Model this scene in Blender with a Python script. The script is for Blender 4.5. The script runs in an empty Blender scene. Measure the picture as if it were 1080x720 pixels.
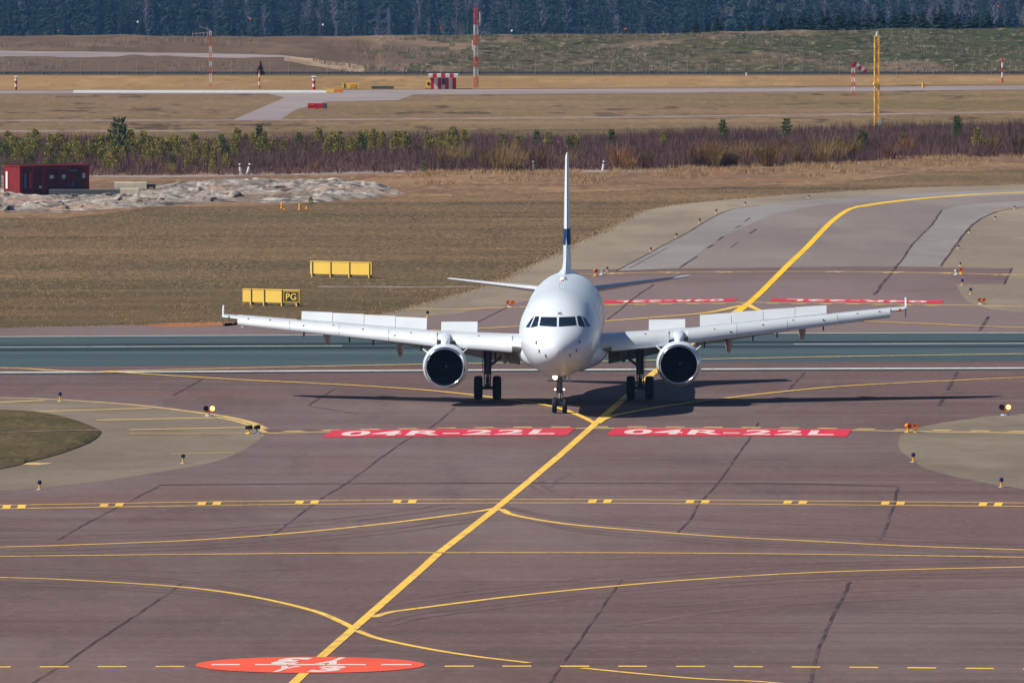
import bpy, bmesh, math, random
from mathutils import Vector, Matrix
from mathutils.bvhtree import BVHTree
from mathutils import noise as mnoise

R = math.radians
random.seed(7)
scene = bpy.context.scene
col = scene.collection

# ------------------------------------------------------------------ camera, sky, sun, exposure
CAM_H = 29.0
F_PX = 12000.0                       # focal length in photo pixels (400 mm lens on a 36 mm frame)
PITCH = math.atan(CAM_H / 552.0) - math.atan(76.0 / F_PX)
cam_data = bpy.data.cameras.new("camera")
cam_data.lens = 400.0
cam_data.sensor_width = 36.0
cam_data.clip_start = 5.0
cam_data.clip_end = 12000.0
cam = bpy.data.objects.new("camera", cam_data)
cam.location = (0, 0, CAM_H)
cam.rotation_euler = (math.pi / 2 - PITCH, 0, 0)
col.objects.link(cam)
scene.camera = cam

SUN_EL = R(45.0)
SUN_AZ = math.atan2(-0.966, -0.259)   # clockwise from +Y; the sun stands to the left, a little behind the camera
world = bpy.data.worlds.new("World")
scene.world = world
world.use_nodes = True
wn = world.node_tree.nodes
wl = world.node_tree.links
sky = wn.new("ShaderNodeTexSky")
sky.sky_type = 'NISHITA'
sky.sun_disc = False
sky.sun_elevation = SUN_EL
sky.sun_rotation = SUN_AZ
sky.air_density = 0.8
sky.dust_density = 0.1
sky.ozone_density = 5.0
bg = wn["Background"]
bg.inputs[1].default_value = 0.062
wl.new(sky.outputs[0], bg.inputs[0])

sun_data = bpy.data.lights.new("sun", 'SUN')
sun_data.energy = 5.0
sun_data.angle = R(0.5)
sun_data.color = (1.0, 0.95, 0.87)
sun = bpy.data.objects.new("sun", sun_data)
to_sun = Vector((math.sin(SUN_AZ) * math.cos(SUN_EL), math.cos(SUN_AZ) * math.cos(SUN_EL), math.sin(SUN_EL)))
sun.rotation_euler = to_sun.to_track_quat('Z', 'Y').to_euler()
sun.location = (-200, 300, 300)
col.objects.link(sun)

scene.view_settings.view_transform = 'Standard'
scene.view_settings.look = 'None'
scene.view_settings.exposure = 0.12
scene.view_settings.gamma = 1.0

# ------------------------------------------------------------------ survey: photo pixel -> place on the airfield
SP, CP = math.sin(PITCH), math.cos(PITCH)


def G(px, py):
    u = (px - 540.0) / F_PX
    v = (py - 360.0) / F_PX
    dy = CP - v * SP
    dz = -SP - v * CP
    t = CAM_H / -dz
    return (u * t, dy * t)


def ZAT(py, Y):
    v = (py - 360.0) / F_PX
    return CAM_H + (-SP - v * CP) / (CP - v * SP) * Y


def XAT(px, Y):
    return (px - 540.0) / F_PX * Y / CP


# ------------------------------------------------------------------ materials
def lin(c):
    c = c / 255.0
    return c / 12.92 if c <= 0.04045 else ((c + 0.055) / 1.055) ** 2.4


def rgb(r, g, b, k=1.0):
    return (lin(r) * k, lin(g) * k, lin(b) * k, 1.0)


def new_mat(name):
    m = bpy.data.materials.new(name)
    m.use_nodes = True
    return m, m.node_tree.nodes, m.node_tree.links, m.node_tree.nodes["Principled BSDF"]


def simple(name, c, rough=0.6, metal=0.0, spec=0.4, coat=0.0, emit=None, es=0.0, vary=0.0, vscale=1.5):
    m, n, l, p = new_mat(name)
    p.inputs["Base Color"].default_value = c
    p.inputs["Roughness"].default_value = rough
    p.inputs["Metallic"].default_value = metal
    p.inputs["Specular IOR Level"].default_value = spec
    p.inputs["Coat Weight"].default_value = coat
    p.inputs["Coat Roughness"].default_value = 0.08
    if emit:
        p.inputs["Emission Color"].default_value = emit
        p.inputs["Emission Strength"].default_value = es
    if vary > 0:
        g = n.new("ShaderNodeNewGeometry")
        nz = n.new("ShaderNodeTexNoise")
        nz.inputs["Scale"].default_value = vscale
        nz.inputs["Detail"].default_value = 5
        l.new(g.outputs["Position"], nz.inputs["Vector"])
        mx = n.new("ShaderNodeMix")
        mx.data_type = 'RGBA'
        mx.inputs[6].default_value = tuple(x * (1 - vary) for x in c[:3]) + (1,)
        mx.inputs[7].default_value = tuple(min(1, x * (1 + vary)) for x in c[:3]) + (1,)
        cr = n.new("ShaderNodeMapRange")
        cr.inputs[1].default_value = 0.3
        cr.inputs[2].default_value = 0.7
        l.new(nz.outputs[0], cr.inputs[0])
        l.new(cr.outputs[0], mx.inputs[0])
        l.new(mx.outputs[2], p.inputs["Base Color"])
    return m


def ground_mat(name, base, layers, rough=0.92, spec=0.15, bump=0.0, bscale=3.0, yband=None):
    """base colour plus noise layers: (colour, scale xyz, threshold lo, hi, strength)"""
    m, n, l, p = new_mat(name)
    p.inputs["Roughness"].default_value = rough
    p.inputs["Specular IOR Level"].default_value = spec
    g = n.new("ShaderNodeNewGeometry")
    rgbn = n.new("ShaderNodeRGB")
    rgbn.outputs[0].default_value = base
    cur = rgbn.outputs[0]
    for i, (c, sc, lo, hi, st) in enumerate(layers):
        mp = n.new("ShaderNodeMapping")
        mp.inputs["Scale"].default_value = sc
        mp.inputs["Location"].default_value = (i * 13.7, i * 7.1, i * 3.3)
        mp.inputs["Rotation"].default_value = (0, 0, R(4) if sc[0] > sc[1] else 0)
        l.new(g.outputs["Position"], mp.inputs["Vector"])
        nz = n.new("ShaderNodeTexNoise")
        nz.inputs["Scale"].default_value = 1.0
        nz.inputs["Detail"].default_value = 6
        nz.inputs["Roughness"].default_value = 0.6
        l.new(mp.outputs[0], nz.inputs["Vector"])
        mr = n.new("ShaderNodeMapRange")
        mr.inputs[1].default_value = lo
        mr.inputs[2].default_value = hi
        mr.inputs[4].default_value = st
        l.new(nz.outputs[0], mr.inputs[0])
        mx = n.new("ShaderNodeMix")
        mx.data_type = 'RGBA'
        mx.inputs[7].default_value = c
        l.new(mr.outputs[0], mx.inputs[0])
        l.new(cur, mx.inputs[6])
        cur = mx.outputs[2]
    if yband:
        ya, yb2, yc, ys = yband
        sx = n.new("ShaderNodeSeparateXYZ")
        l.new(g.outputs["Position"], sx.inputs[0])
        nz = n.new("ShaderNodeTexNoise")
        nz.inputs["Scale"].default_value = .05
        nz.inputs["Detail"].default_value = 5
        l.new(g.outputs["Position"], nz.inputs["Vector"])
        ad = n.new("ShaderNodeMath")
        ad.operation = 'MULTIPLY_ADD'
        ad.inputs[1].default_value = 70.0
        l.new(nz.outputs[0], ad.inputs[0])
        l.new(sx.outputs[1], ad.inputs[2])
        mr = n.new("ShaderNodeMapRange")
        mr.inputs[1].default_value = ya + 35
        mr.inputs[2].default_value = yb2 + 35
        mr.inputs[3].default_value = ys
        mr.inputs[4].default_value = 0.0
        l.new(ad.outputs[0], mr.inputs[0])
        mx = n.new("ShaderNodeMix")
        mx.data_type = 'RGBA'
        mx.inputs[7].default_value = yc
        l.new(mr.outputs[0], mx.inputs[0])
        l.new(cur, mx.inputs[6])
        cur = mx.outputs[2]
    l.new(cur, p.inputs["Base Color"])
    if bump:
        nz = n.new("ShaderNodeTexNoise")
        nz.inputs["Scale"].default_value = bscale
        nz.inputs["Detail"].default_value = 4
        l.new(g.outputs["Position"], nz.inputs["Vector"])
        b = n.new("ShaderNodeBump")
        b.inputs["Strength"].default_value = bump
        b.inputs["Distance"].default_value = 0.1
        l.new(nz.outputs[0], b.inputs["Height"])
        l.new(b.outputs[0], p.inputs["Normal"])
    return m


M = {}
M['grass'] = ground_mat('field_grass', rgb(110, 89, 63),
    [(rgb(92, 81, 54), (.006, .03, 1), .42, .6, .85), (rgb(134, 106, 76), (.012, .05, 1), .48, .62, .9),
     (rgb(80, 67, 45), (.025, .11, 1), .5, .66, .8), (rgb(76, 62, 40), (.3, .06, 1), .55, .72, .5),
     (rgb(160, 130, 92), (3.4, .7, 1), .5, .72, .7), (rgb(58, 47, 30), (4.2, .8, 1), .5, .7, .8)],
    bump=0.5, bscale=3.5, yband=(640, 720, rgb(80, 68, 40), .75))
M['grass_far'] = ground_mat('far_grass', rgb(124, 100, 74),
    [(rgb(112, 96, 58), (.01, .012, 1), .45, .6, .8), (rgb(144, 118, 86), (.02, .04, 1), .5, .7, .8),
     (rgb(66, 52, 40), (.2, .06, 1), .575, .64, .8), (rgb(152, 126, 94), (1.0, .12, 1), .5, .75, .6),
     (rgb(80, 64, 40), (1.4, .15, 1), .55, .75, .5)])
M['grass_tan'] = ground_mat('dry_tan_grass', rgb(154, 122, 82),
    [(rgb(140, 112, 70), (.03, .02, 1), .45, .6, .8), (rgb(174, 142, 100), (.3, .05, 1), .5, .7, .7),
     (rgb(110, 84, 54), (.9, .1, 1), .55, .7, .6)])
M['grass_isle'] = ground_mat('island_grass', rgb(92, 78, 48),
    [(rgb(70, 66, 34), (.2, .1, 1), .45, .6, .8), (rgb(120, 100, 66), (2.2, .5, 1), .5, .7, .7),
     (rgb(46, 40, 24), (4, .8, 1), .52, .7, .7)], bump=.6, bscale=3)
M['heath'] = ground_mat('heath', rgb(122, 94, 70),
    [(rgb(146, 116, 84), (.06, .06, 1), .45, .6, .9), (rgb(136, 88, 58), (.1, .1, 1), .58, .68, .6),
     (rgb(80, 62, 48), (.8, .2, 1), .5, .7, .7), (rgb(186, 160, 124), (1.6, .3, 1), .55, .75, .7)])
M['asphalt'] = ground_mat('apron_asphalt', rgb(109, 88, 86),
    [(rgb(96, 77, 74), (.02, .012, 1), .42, .6, .8), (rgb(122, 106, 104), (.03, .014, 1), .5, .66, .8),
     (rgb(89, 71, 70), (.03, .2, 1), .52, .7, .55), (rgb(129, 110, 107), (.012, .42, 1), .52, .72, .55),
     (rgb(82, 65, 64), (.014, .6, 1), .54, .72, .55), (rgb(84, 67, 66), (.4, .05, 1), .57, .72, .4),
     (rgb(116, 86, 76), (.05, .05, 1), .54, .68, .55), (rgb(129, 113, 110), (.014, .007, 1), .5, .62, .75),
     (rgb(139, 116, 113), (3.0, 1.2, 1), .52, .75, .36), (rgb(70, 57, 56), (3.4, 1.5, 1), .54, .75, .4)], spec=.12)
M['concrete'] = ground_mat('taxiway_surface', rgb(132, 120, 114),
    [(rgb(120, 108, 104), (.03, .012, 1), .42, .6, .8), (rgb(146, 136, 128), (.08, .02, 1), .5, .68, .7),
     (rgb(120, 108, 106), (.4, .03, 1), .54, .72, .5), (rgb(160, 150, 142), (2.5, 1, 1), .52, .75, .3),
     (rgb(110, 100, 98), (3, 1, 1), .54, .75, .3)])
M['concrete_pale'] = ground_mat('taxiway_grey', rgb(142, 136, 133),
    [(rgb(130, 122, 118), (.06, .02, 1), .40, .6, .9), (rgb(152, 145, 138), (.3, .1, 1), .5, .7, .5),
     (rgb(120, 114, 114), (2.5, 1, 1), .54, .75, .3)])
M['shoulder'] = ground_mat('shoulder_tan', rgb(144, 130, 112),
    [(rgb(128, 114, 98), (.05, .02, 1), .42, .6, .9), (rgb(158, 144, 124), (.1, .04, 1), .5, .68, .7),
     (rgb(116, 104, 90), (.5, .1, 1), .54, .72, .5), (rgb(164, 150, 130), (2.5, 1, 1), .52, .75, .3)])
M['shoulder_olive'] = ground_mat('shoulder_olive', rgb(128, 115, 100),
    [(rgb(112, 100, 86), (.08, .04, 1), .42, .6, .9), (rgb(142, 130, 112), (.1, .06, 1), .5, .68, .7),
     (rgb(104, 92, 80), (.3, .2, 1), .54, .72, .5), (rgb(150, 138, 120), (2.5, 1, 1), .52, .75, .3)])
M['runway'] = ground_mat('runway_asphalt', rgb(70, 86, 90),
    [(rgb(60, 76, 81), (.008, .2, 1), .42, .6, .9), (rgb(88, 101, 102), (.012, .5, 1), .5, .7, .8),
     (rgb(50, 64, 69), (.3, .8, 1), .54, .75, .4), (rgb(96, 106, 106), (2.6, 1, 1), .54, .75, .35)], spec=.12)
M['rubber'] = ground_mat('rubber_streak', rgb(38, 50, 56), [(rgb(60, 74, 79), (.02, .5, 1), .45, .62, .8)])
M['sealer'] = ground_mat('joint_sealer', rgb(68, 56, 56), [(rgb(100, 82, 80), (.3, .25, 1), .44, .6, 1.0)])
M['tyre_mark'] = ground_mat('tyre_mark', rgb(99, 81, 79), [(rgb(115, 94, 92), (.25, .2, 1), .40, .58, 1.0)])
M['gravel'] = ground_mat('gravel', rgb(150, 132, 124), [(rgb(122, 106, 98), (.2, .1, 1), .45, .6, .9), (rgb(170, 152, 144), (1.5, .3, 1), .5, .7, .6)])
M['far_asphalt'] = ground_mat('far_taxiway', rgb(150, 138, 136), [(rgb(134, 122, 122), (.03, .05, 1), .45, .6, .9), (rgb(164, 154, 150), (.2, .3, 1), .5, .7, .6)])
M['orange_soil'] = ground_mat('orange_soil', rgb(160, 106, 68), [(rgb(128, 92, 66), (.3, .2, 1), .45, .6, .9)])


def paint_mat(name, c, worn, lo=.53, hi=.66, st=.8):
    return ground_mat(name, c, [(worn, (2.2, .8, 1), lo, hi, st), (worn, (.35, .12, 1), .56, .72, .6), (tuple(x * .84 for x in c[:3]) + (1,), (.3, .1, 1), .45, .6, .7)], rough=.7, spec=.2)


M['yellow'] = paint_mat('yellow_paint', rgb(246, 198, 84), rgb(178, 142, 96))
M['yellow_bright'] = paint_mat('yellow_bright', rgb(246, 196, 44), rgb(190, 150, 60), .6, .72, .6)
M['yellow_pale'] = paint_mat('yellow_pale', rgb(212, 178, 112), rgb(150, 126, 104))
M['white_line'] = paint_mat('white_line', rgb(205, 205, 198), rgb(150, 150, 148))
M['red_paint'] = paint_mat('red_paint', rgb(212, 54, 72), rgb(178, 88, 96), .6, .72, .5)
M['coral_paint'] = paint_mat('coral_paint', rgb(236, 92, 62), rgb(200, 100, 80), .6, .72, .5)
M['letter_white'] = paint_mat('letter_white', rgb(226, 208, 202), rgb(206, 130, 130), .52, .7, .6)
M['rock'] = ground_mat('rock', rgb(162, 151, 140),
    [(rgb(120, 108, 98), (.3, .12, .8), .42, .58, .9), (rgb(204, 197, 188), (.7, .3, 1), .52, .66, .85),
     (rgb(58, 57, 60), (.4, .3, 1.5), .53, .62, .9), (rgb(118, 92, 68), (.12, .1, 1), .55, .65, .8), (rgb(200, 160, 132), (.2, .15, .4), .56, .66, .5),
     (rgb(84, 78, 74), (2.4, .8, 2), .54, .66, .7)], bump=.8, bscale=1.5)
M['bank'] = ground_mat('bank_slope', rgb(84, 77, 55),
    [(rgb(62, 68, 44), (.03, .05, .1), .42, .58, .9), (rgb(124, 104, 86), (.08, .1, .3), .54, .66, .8),
     (rgb(42, 44, 30), (.6, .5, .9), .49, .64, .85), (rgb(166, 148, 126), (1.1, .9, 1.2), .56, .70, .7)])
M['bank_brown'] = ground_mat('bank_brown', rgb(102, 84, 70),
    [(rgb(96, 80, 66), (.05, .05, .1), .44, .58, .9), (rgb(134, 112, 92), (.06, .08, .3), .5, .66, .8),
     (rgb(76, 62, 52), (.5, .5, .5), .54, .68, .6)])
M['sand'] = ground_mat('sand', rgb(178, 152, 126), [(rgb(150, 126, 104), (.2, .2, .4), .45, .6, .9)])
M['forest_floor'] = ground_mat('forest_floor', rgb(62, 58, 44), [(rgb(44, 44, 34), (.05, .05, .1), .45, .6, .9)])

M['white'] = simple('white_gloss_paint', (.70, .757, .815, 1), .34, 0, .4, .2, vary=.035, vscale=.5)
M['wing_grey'] = simple('wing_grey_paint', (.64, .675, .70, 1), .38, 0, .5, .25, vary=.05, vscale=.8)
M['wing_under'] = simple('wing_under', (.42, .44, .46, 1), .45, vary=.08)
M['metal'] = simple('polished_aluminium', (.82, .83, .85, 1), .16, 1.0)
M['steel'] = simple('gear_steel', (.14, .145, .155, 1), .45, .5)
M['chrome'] = simple('oleo_chrome', (.85, .86, .88, 1), .12, 1.0)
M['tyre'] = simple('tyre_rubber', (.018, .018, .02, 1), .8, vary=.2, vscale=6)
M['dark'] = simple('dark_recess', (.012, .013, .015, 1), .6)
M['fan'] = simple('fan_blade', (.07, .075, .08, 1), .4, .7)
M['inlet'] = simple('inlet_liner', (.06, .065, .075, 1), .6)
M['glass'] = simple('cockpit_glass', (.012, .02, .035, 1), .06, 0, .6, .5)
M['cabin_glass'] = simple('cabin_glass', (.03, .04, .06, 1), .1)
M['blue'] = simple('livery_blue', rgb(6, 46, 96), .6, 0, .2)
M['letter_black'] = simple('letter_black', (.02, .02, .03, 1), .5)
M['fairing'] = simple('fairing_grey', (.40, .39, .39, 1), .5, vary=.08)
M['lamp_on'] = simple('lit_landing_lamp', (1, .85, .6, 1), .3, emit=(1, .78, .45, 1), es=9)
M['lamp_small'] = simple('lit_taxi_lamp', (1, .85, .8, 1), .3, emit=(1, .82, .76, 1), es=2.2)
M['lamp_amber'] = simple('lit_amber_lamp', (1, .6, .1, 1), .3, emit=(1, .55, .12, 1), es=4)
M['nav_red'] = simple('red_lens', (.8, .06, .03, 1), .2)
M['nav_green'] = simple('green_lens', (.05, .4, .2, 1), .2)
M['sign_yellow'] = simple('sign_yellow', rgb(252, 208, 92), .5, vary=.05)
M['sign_black'] = simple('sign_black', (.012, .014, .01, 1), .5)
M['sign_dark'] = simple('sign_dark_strip', (.05, .045, .02, 1), .6)
M['post_yellow'] = simple('post_yellow', rgb(240, 176, 30), .5, vary=.08)
M['lens_blue'] = simple('blue_lens', (.012, .02, .10, 1), .2)
M['lamp_black'] = simple('lamp_black', (.02, .018, .018, 1), .5)
M['orange'] = simple('orange_paint', rgb(240, 136, 30), .5, vary=.1)
M['red'] = simple('red_gloss', rgb(204, 30, 40), .45, vary=.08)
M['white_flat'] = simple('white_flat', (.74, .74, .73, 1), .6, vary=.06)
M['black'] = simple('black_paint', (.02, .02, .022, 1), .6)
M['mast_orange'] = simple('mast_orange', rgb(206, 74, 34), .55, vary=.1)
M['container'] = simple('container_red', rgb(122, 28, 34), .6, vary=.22, vscale=1.2)
M['container_dark'] = simple('container_dark', rgb(70, 14, 22), .6, vary=.25, vscale=1.5)
M['container_grey'] = simple('container_grey', rgb(96, 106, 120), .6, vary=.15)
M['plate'] = simple('pale_plate', rgb(170, 180, 190), .5)
M['plate_blue'] = simple('blue_plate', rgb(60, 86, 130), .5)
M['beam'] = simple('concrete_beam', rgb(204, 192, 170), .8, vary=.12)
M['beam_dark'] = simple('grey_beam', rgb(84, 88, 92), .8, vary=.15)
M['fence'] = simple('fence_mesh_grey', rgb(84, 86, 86), .7, vary=.1)
M['fence_post'] = simple('fence_post_pale', rgb(150, 146, 140), .6)
M['cable'] = simple('cable', (.05, .05, .06, 1), .5)
M['dish'] = simple('white_dish', (.8, .8, .8, 1), .4)
M['bark'] = simple('bark', rgb(92, 74, 60), .9, vary=.2)
M['birch'] = simple('birch_bark', rgb(112, 106, 106), .8, vary=.2, vscale=3)


def leaf(name, c, vary=.45, scale=1.6):
    m = simple(name, c, .8, 0, .15, vary=vary, vscale=scale)
    return m


M['spruce'] = leaf('spruce_needles', (.020, .042, .028, 1))
M['pine'] = leaf('pine_needles', (.34, .29, .075, 1))
M['pine_dark'] = leaf('dark_pine_needles', (.15, .17, .055, 1))
M['twig_purple'] = leaf('purple_twigs', rgb(110, 84, 80), .3, .12)
M['twig_ochre'] = leaf('ochre_twigs', rgb(126, 103, 62), .3, .8)
M['twig_rust'] = leaf('rust_twigs', rgb(132, 95, 60), .3, .8)
M['twig_birch'] = leaf('birch_twigs', rgb(112, 102, 120), .35, .3)
M['dry_grass'] = leaf('dry_grass_blades', rgb(184, 152, 112), .3, .5)
M['tuft'] = leaf('grass_tuft_blades', rgb(168, 140, 102), .4, .4)
M['scrub'] = leaf('scrub_twigs', rgb(150, 134, 116), .35, .3)


# ------------------------------------------------------------------ mesh helpers
class MB:
    def __init__(s):
        s.v, s.f, s.m = [], [], []

    def add(s, verts, faces, mat=0):
        b = len(s.v)
        s.v.extend(Vector(x) for x in verts)
        for f in faces:
            s.f.append(tuple(b + i for i in f))
            s.m.append(mat)

    def box(s, c, d, mat=0, rot=None):
        x, y, z = d[0] / 2, d[1] / 2, d[2] / 2
        vs = [Vector((a * x, b * y, e * z)) for e in (-1, 1) for b in (-1, 1) for a in (-1, 1)]
        if rot is not None:
            vs = [rot @ q for q in vs]
        vs = [q + Vector(c) for q in vs]
        s.add(vs, [(0, 2, 3, 1), (4, 5, 7, 6), (0, 1, 5, 4), (2, 6, 7, 3), (0, 4, 6, 2), (1, 3, 7, 5)], mat)

    def tube(s, p0, p1, r0, r1=None, n=10, mat=0, cap=True):
        r1 = r0 if r1 is None else r1
        p0, p1 = Vector(p0), Vector(p1)
        d = (p1 - p0).normalized()
        a = d.orthogonal().normalized()
        b = d.cross(a)
        vs = []
        for p, r in ((p0, r0), (p1, r1)):
            for i in range(n):
                t = 2 * math.pi * i / n
                vs.append(p + (a * math.cos(t) + b * math.sin(t)) * r)
        fs = [(i, (i + 1) % n, n + (i + 1) % n, n + i) for i in range(n)]
        if cap:
            fs += [tuple(reversed(range(n))), tuple(range(n, 2 * n))]
        s.add(vs, fs, mat)

    def loft(s, rings, cap=True, mat=0):
        n = len(rings[0])
        vs = [p for r in rings for p in r]
        fs = []
        for k in range(len(rings) - 1):
            for i in range(n):
                j = (i + 1) % n
                fs.append((k * n + i, k * n + j, (k + 1) * n + j, (k + 1) * n + i))
        if cap:
            fs.append(tuple(reversed(range(n))))
            fs.append(tuple(range((len(rings) - 1) * n, len(rings) * n)))
        s.add(vs, fs, mat)

    def revolve(s, prof, c, n=40, mat=0):
        """prof: (along +Y, radius) about an axis through c"""
        vs, fs = [], []
        for (y, r) in prof:
            for i in range(n):
                t = 2 * math.pi * i / n
                vs.append(Vector((c[0] + r * math.cos(t), c[1] + y, c[2] + r * math.sin(t))))
        for k in range(len(prof) - 1):
            for i in range(n):
                j = (i + 1) % n
                fs.append((k * n + i, k * n + j, (k + 1) * n + j, (k + 1) * n + i))
        s.add(vs, fs, mat)

    def build(s, name, mats, parent=None, smooth=True, angle=35, fix=True, xf=None):
        me = bpy.data.meshes.new(name)
        vs = [tuple(xf(v)) for v in s.v] if xf else [tuple(v) for v in s.v]
        me.from_pydata(vs, [], s.f)
        if not isinstance(mats, (list, tuple)):
            mats = [mats]
        for m in mats:
            me.materials.append(m)
        for p, k in zip(me.polygons, s.m):
            p.material_index = k
        if fix:
            bm = bmesh.new()
            bm.from_mesh(me)
            bmesh.ops.recalc_face_normals(bm, faces=bm.faces)
            bm.to_mesh(me)
            bm.free()
        if smooth:
            me.polygons.foreach_set("use_smooth", [True] * len(me.polygons))
            me.set_sharp_from_angle(angle=R(angle))
        me.update()
        o = bpy.data.objects.new(name, me)
        col.objects.link(o)
        if parent:
            o.parent = parent
        return o


def tag(o, label=None, cat=None, group=None, kind=None):
    if label:
        o['label'] = label
    if cat:
        o['category'] = cat
    if group:
        o['group'] = group
    if kind:
        o['kind'] = kind
    return o


def empty(name, loc, rz=0.0, label=None, cat=None, group=None):
    o = bpy.data.objects.new(name, None)
    o.location = loc
    o.rotation_euler = (0, 0, rz)
    o.empty_display_size = .3
    col.objects.link(o)
    return tag(o, label, cat, group)


def dup(root, loc, rz=None, scale=None, label=None):
    r = root.copy()
    col.objects.link(r)
    r.location = loc
    if rz is not None:
        r.rotation_euler = (0, 0, rz)
    if scale is not None:
        r.scale = scale
    if label:
        r['label'] = label
    for ch in root.children:
        c = ch.copy()
        col.objects.link(c)
        c.parent = r
        for g in ch.children:
            d = g.copy()
            col.objects.link(d)
            d.parent = c
    return r


def smooth_line(pts, n=6):
    """Catmull-Rom through 2-D points"""
    if len(pts) < 3:
        return [Vector((p[0], p[1])) for p in pts]
    P = [Vector((p[0], p[1])) for p in pts]
    P = [P[0] * 2 - P[1]] + P + [P[-1] * 2 - P[-2]]
    out = []
    for i in range(1, len(P) - 2):
        a, b, c, d = P[i - 1], P[i], P[i + 1], P[i + 2]
        for k in range(n):
            t = k / n
            out.append(.5 * ((2 * b) + (c - a) * t + (2 * a - 5 * b + 4 * c - d) * t * t + (3 * b - a - 3 * c + d) * t ** 3))
    out.append(P[-2])
    return out


def sheet(name, pix, z, mat, ground=False, kind='structure', sm=0):
    """a flat surface on the airfield with the given outline"""
    pts = [p if ground else G(*p) for p in pix]
    me = bpy.data.meshes.new(name)
    bm = bmesh.new()
    vs = [bm.verts.new((p[0], p[1], z)) for p in pts]
    f = bm.faces.new(vs)
    f.normal_update()
    if f.normal.z < 0:
        f.normal_flip()
    bmesh.ops.triangulate(bm, faces=[f])
    bm.to_mesh(me)
    bm.free()
    me.materials.append(mat)
    o = bpy.data.objects.new(name, me)
    col.objects.link(o)
    return tag(o, kind=kind)


def strip_into(mb, pix, width, z, mat=0, sm=6, ground=False, jitter=0.0, w1=None):
    pts = [Vector(p if ground else G(*p)) for p in (smooth_line(pix, sm) if sm else pix)]
    n = len(pts)
    vs = []
    for i, p in enumerate(pts):
        a = pts[max(0, i - 1)]
        b = pts[min(n - 1, i + 1)]
        d = (b - a)
        if d.length < 1e-6:
            d = Vector((1, 0))
        d.normalize()
        nrm = Vector((-d.y, d.x))
        w = width if w1 is None else width + (w1 - width) * i / (n - 1)
        j = random.uniform(-jitter, jitter)
        p = p + nrm * j
        vs.append((p.x + nrm.x * w / 2, p.y + nrm.y * w / 2, z))
        vs.append((p.x - nrm.x * w / 2, p.y - nrm.y * w / 2, z))
    mb.add(vs, [(2 * i, 2 * i + 1, 2 * i + 3, 2 * i + 2) for i in range(n - 1)], mat)


def flat(mb, name, mat, kind='structure'):
    o = mb.build(name, mat, smooth=False)
    for p in o.data.polygons:
        if p.normal.z < 0:
            p.flip()
    o.data.update()
    return tag(o, kind=kind)


def text_mesh(body, bold=.02, spacing=1.0):
    cu = bpy.data.curves.new("lettering", 'FONT')
    cu.body = body
    cu.align_x = 'CENTER'
    cu.offset = bold
    cu.space_character = spacing
    o = bpy.data.objects.new("lettering", cu)
    col.objects.link(o)
    dg = bpy.context.evaluated_depsgraph_get()
    me = bpy.data.meshes.new_from_object(o.evaluated_get(dg))
    bpy.data.objects.remove(o)
    bpy.data.curves.remove(cu)
    vs = [v.co.copy() for v in me.vertices]
    fs = [tuple(p.vertices) for p in me.polygons]
    bpy.data.meshes.remove(me)
    return vs, fs


# ================================================================== THE SETTING
# base field (grass) from well in front of the camera to the embankment
sheet('ground', [(-900, -60), (900, -60), (900, 1284), (-900, 1284)], 0.0, M['grass'], ground=True)
Z1, Z2, Z3, Z4, Z5, Z6 = .010, .014, .018, .022, .026, .030

# far grass and far pavement
sheet('far_grass', [(-300, 139), (200, 140), (1380, 130), (1380, 80.5), (540, 81), (-300, 80)], Z1, M['grass_far'])
sheet('tan_grass_strip', [(-300, 94.5), (345, 94.5), (540, 93.5), (1380, 86), (1380, 79.5), (540, 80.5), (-300, 79.5)], Z2, M['grass_tan'])
mb = MB()
strip_into(mb, [(-300, 127.5), (0, 127.3), (245, 127), (400, 126), (720, 123), (1080, 118.5), (1380, 114)], 4.2, Z3)
strip_into(mb, [(-300, 139), (60, 138.5), (230, 138)], 5, Z3)
flat(mb, 'gravel_path', M['gravel'])
sheet('far_taxiway', [(-300, 99), (283, 99.2), (300, 103), (292, 107), (245, 127), (295, 127), (312, 116), (345, 107.5), (420, 106), (436, 100),
                      (720, 98), (1380, 92), (1380, 87.5), (720, 94), (430, 95), (345, 95.5), (-300, 96)], Z4, M['far_asphalt'])
mb = MB()
strip_into(mb, [(80, 128.8), (300, 128.6), (540, 126.8), (720, 125.4), (900, 123), (1080, 120.4), (1300, 117)], 3.0, Z4, jitter=1.2)
flat(mb, 'ditch_edge', M['heath'])

# heath between field and thicket
sheet('heath_strip', [(-300, 200), (120, 201), (300, 206), (400, 210), (470, 207), (560, 204.5), (640, 202), (700, 199), (860, 196), (980, 182), (1380, 170),
                      (1380, 150), (1000, 160), (500, 175), (-300, 182)], Z1, M['heath'])
mb = MB()
strip_into(mb, [(-300, 187), (100, 186.5), (300, 184), (450, 180.5), (700, 181)], 6, Z3, jitter=.4)
flat(mb, 'gravel_track', M['gravel'])
mb = MB()
strip_into(mb, [(335, 302.4), (400, 302.6), (440, 302.8), (500, 302)], 1.6, Z1, jitter=.25)
flat(mb, 'track_in_grass', M['gravel'])

# main apron asphalt
sheet('apron', [(-500, 346.5), (0, 346), (130, 343), (235, 341), (345, 337), (430, 330), (523, 322), (600, 280), (1080, 280), (1500, 300),
                (1500, 1700), (-500, 1700)], Z1, M['asphalt'])
sheet('orange_soil_edge', [(140, 343.2), (180, 340.6), (240, 339.6), (262, 342), (235, 344.4), (180, 345)], Z2, M['orange_soil'])
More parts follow.
